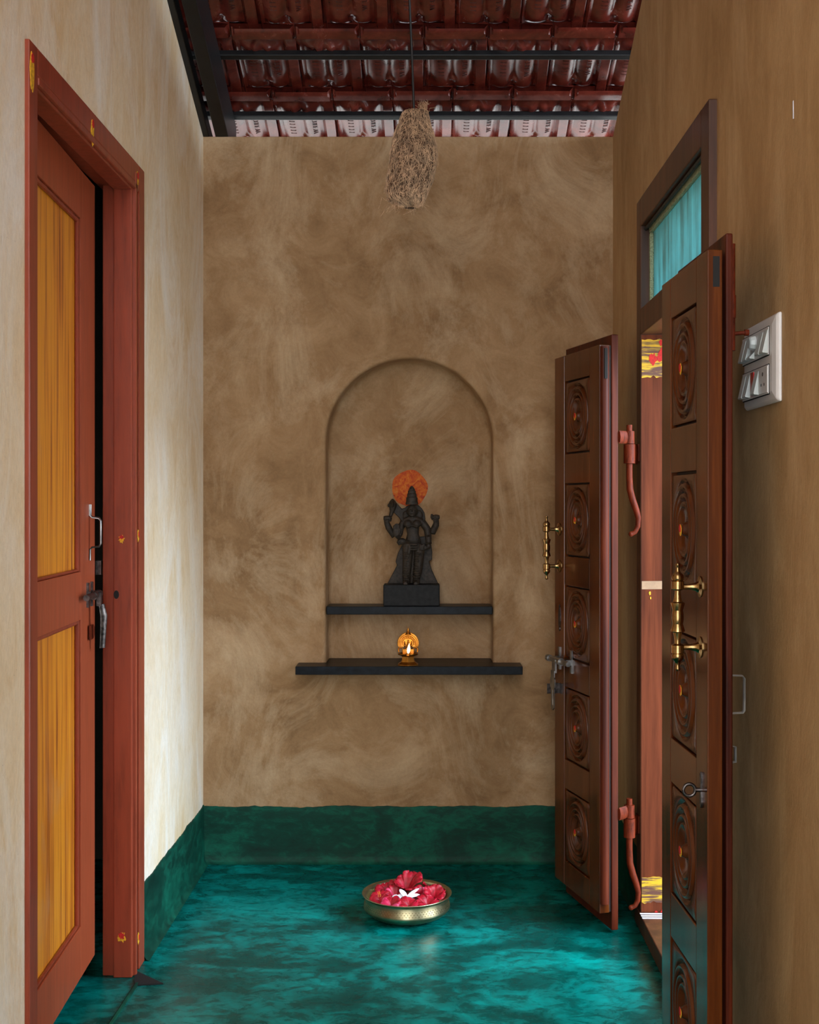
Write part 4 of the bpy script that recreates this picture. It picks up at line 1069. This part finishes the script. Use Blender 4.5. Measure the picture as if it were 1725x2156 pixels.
def fn(u, v):
    x = (u-0.5)*2; ww = 0.008*math.sqrt(max(0.03, 1-(abs(v-0.5)/0.5)**2.5))
    return lp_ + Vector((-0.014 + 0.026*v, -0.2*ww*x, ww*x*0.75 + 0.003*math.sin(v*PI)))
mb.grid(fn, 6, 8); o = mb.build('fallen_petal', M['petal_white'], smooth=60); so2 = o.modifiers.new('thickness', 'SOLIDIFY'); so2.thickness = 0.0008
tag(o, 'loose white petal in the bowl, left of the white flower', 'petal')

# ------------------------------------------------------------------ hanging nest
kn = 1.2; ny = D/kn
def Nn(zx, zy): return P(780 + zx/8.294, 210 + zy/8.294, kn)
nest = empty('bird_nest', Nn(760, 1900), 'dry straw weaver bird nest hanging on a wire under the roof', 'nest')
prof = [(180,680,900),(215,560,1015),(300,530,1030),(400,500,1045),(500,455,1070),(600,418,1105),(700,392,1130),(800,372,1150),(900,355,1162),(1000,342,1168),(1100,330,1160),(1200,318,1145),(1300,298,1120),(1400,280,1092),(1500,272,1058),(1600,270,1012),(1700,282,975),(1760,305,958),(1820,420,925),(1860,500,890),(1890,590,800)]
def nsurf(t, a, sc_=1.0):
    y = 180 + t*(1890-180)
    for (ya, la, ra), (yb, lb, rb) in zip(prof, prof[1:]):
        if ya <= y <= yb + 1e-6:
            f = (y-ya)/(yb-ya); l_, r_ = la+(lb-la)*f, ra+(rb-ra)*f; break
    c = Nn((l_+r_)/2, y); hw = (r_-l_)/2*U/kn/8.294*sc_
    return Vector((c.x + hw*math.cos(a), c.y + hw*0.9*math.sin(a), c.z))
mb = MB(); g = mb.grid(lambda u, v: nsurf(v, 2*PI*u, 0.95), 40, 44, closed_u=True)
mb._f(g[0][::-1]); mb._f(g[-1])
body = mb.build('nest_body', M['nest_core'], nest, smooth=60)
mb = MB(); rs = random.Random(3)
cut = 0
for i in range(3600):
    t = rs.random()**0.92; a = rs.uniform(0, 2*PI)
    if math.sin(a) > 0.35 and rs.random() < 0.7: continue
    L = rs.uniform(0.018, 0.06); th = rs.gauss(0, 0.75) + PI/2; cv = rs.uniform(-2.2, 2.2)
    pts = []; rad = 0.08; n = 6; s0 = rs.uniform(0.96, 1.01); s1 = s0 + rs.uniform(-0.01, 0.05) + (0.06 if rs.random() < 0.05 else 0)
    tt, aa = t, a
    for j in range(n):
        f = j/(n-1)
        pts.append(nsurf(max(0, min(1, tt)), aa, s0 + (s1-s0)*math.sin(PI*f*0.9)))
        th2 = th + cv*f
        tt += math.sin(th2)*L/n/0.30; aa += math.cos(th2)*L/n/rad
    w_ = rs.uniform(0.0003, 0.00075)
    mb.tube(pts, [w_, w_, w_, w_, w_*0.8, w_*0.4], 3, cap=False)
for i in range(70):                              # loose ends at the bottom rim and the tuft on top
    a = rs.uniform(0, 2*PI); p0 = nsurf(rs.uniform(0.9, 0.99), a, 1.0); dz = rs.uniform(0.008, 0.035); dx = rs.uniform(-0.02, 0.02) + 0.012*math.cos(a)
    mb.tube([p0, p0 + Vector((dx*0.5, 0.004, -dz*0.4)), p0 + Vector((dx, -0.004, -dz))], [0.0006,0.0006,0.0003], 3, cap=False)
for i in range(150):
    p0 = Nn(rs.gauss(930, 45), rs.uniform(100, 330)); p0.y += rs.uniform(-0.008, 0.008)
    d = Vector((rs.gauss(0, 0.008), rs.gauss(0, 0.006), rs.uniform(0.004, 0.022)))
    mb.tube([p0, p0 + d*0.6 + Vector((rs.gauss(0,0.003),0,0)), p0 + d], [0.0006,0.0006,0.0003], 3, cap=False)
for (x0,y0,x1,y1) in ((200,1700,140,1905),(250,1915,185,2030),(240,1500,235,1640),(680,1920,722,2010),(900,1850,575,2010),(430,1860,330,1965)):
    a, b = Nn(x0, y0), Nn(x1, y1); mb.tube([a, (a+b)/2 + Vector((0.0015,0,0)), b], 0.0007, 4)
    c = nsurf(0.93, PI*(1.0 if x0 < 500 else 1.5), 0.98); mb.tube([c, (c+a)/2 + Vector((0,0,-0.004)), a], 0.0004, 3)
tag(mb.build('straw', M['straw'], nest), 'tangled pale straw strands', kind='stuff')
mb = MB(); a = Nn(765, 230); top = P(862.5, 0, kn)
dirw = (top - a).normalized(); tz = zroof(ny) + 0.03
e_ = a + dirw*((tz - a.z)/dirw.z)
mb.tube([a - Vector((0,0,0.02)), a, (a+top)/2 + Vector((0.0006,0,0)), top, e_], 0.0036, 8)
tag(mb.build('hanging_wire', M['black_steel'], smooth=60), 'thin black wire holding up the bird nest', 'wire')
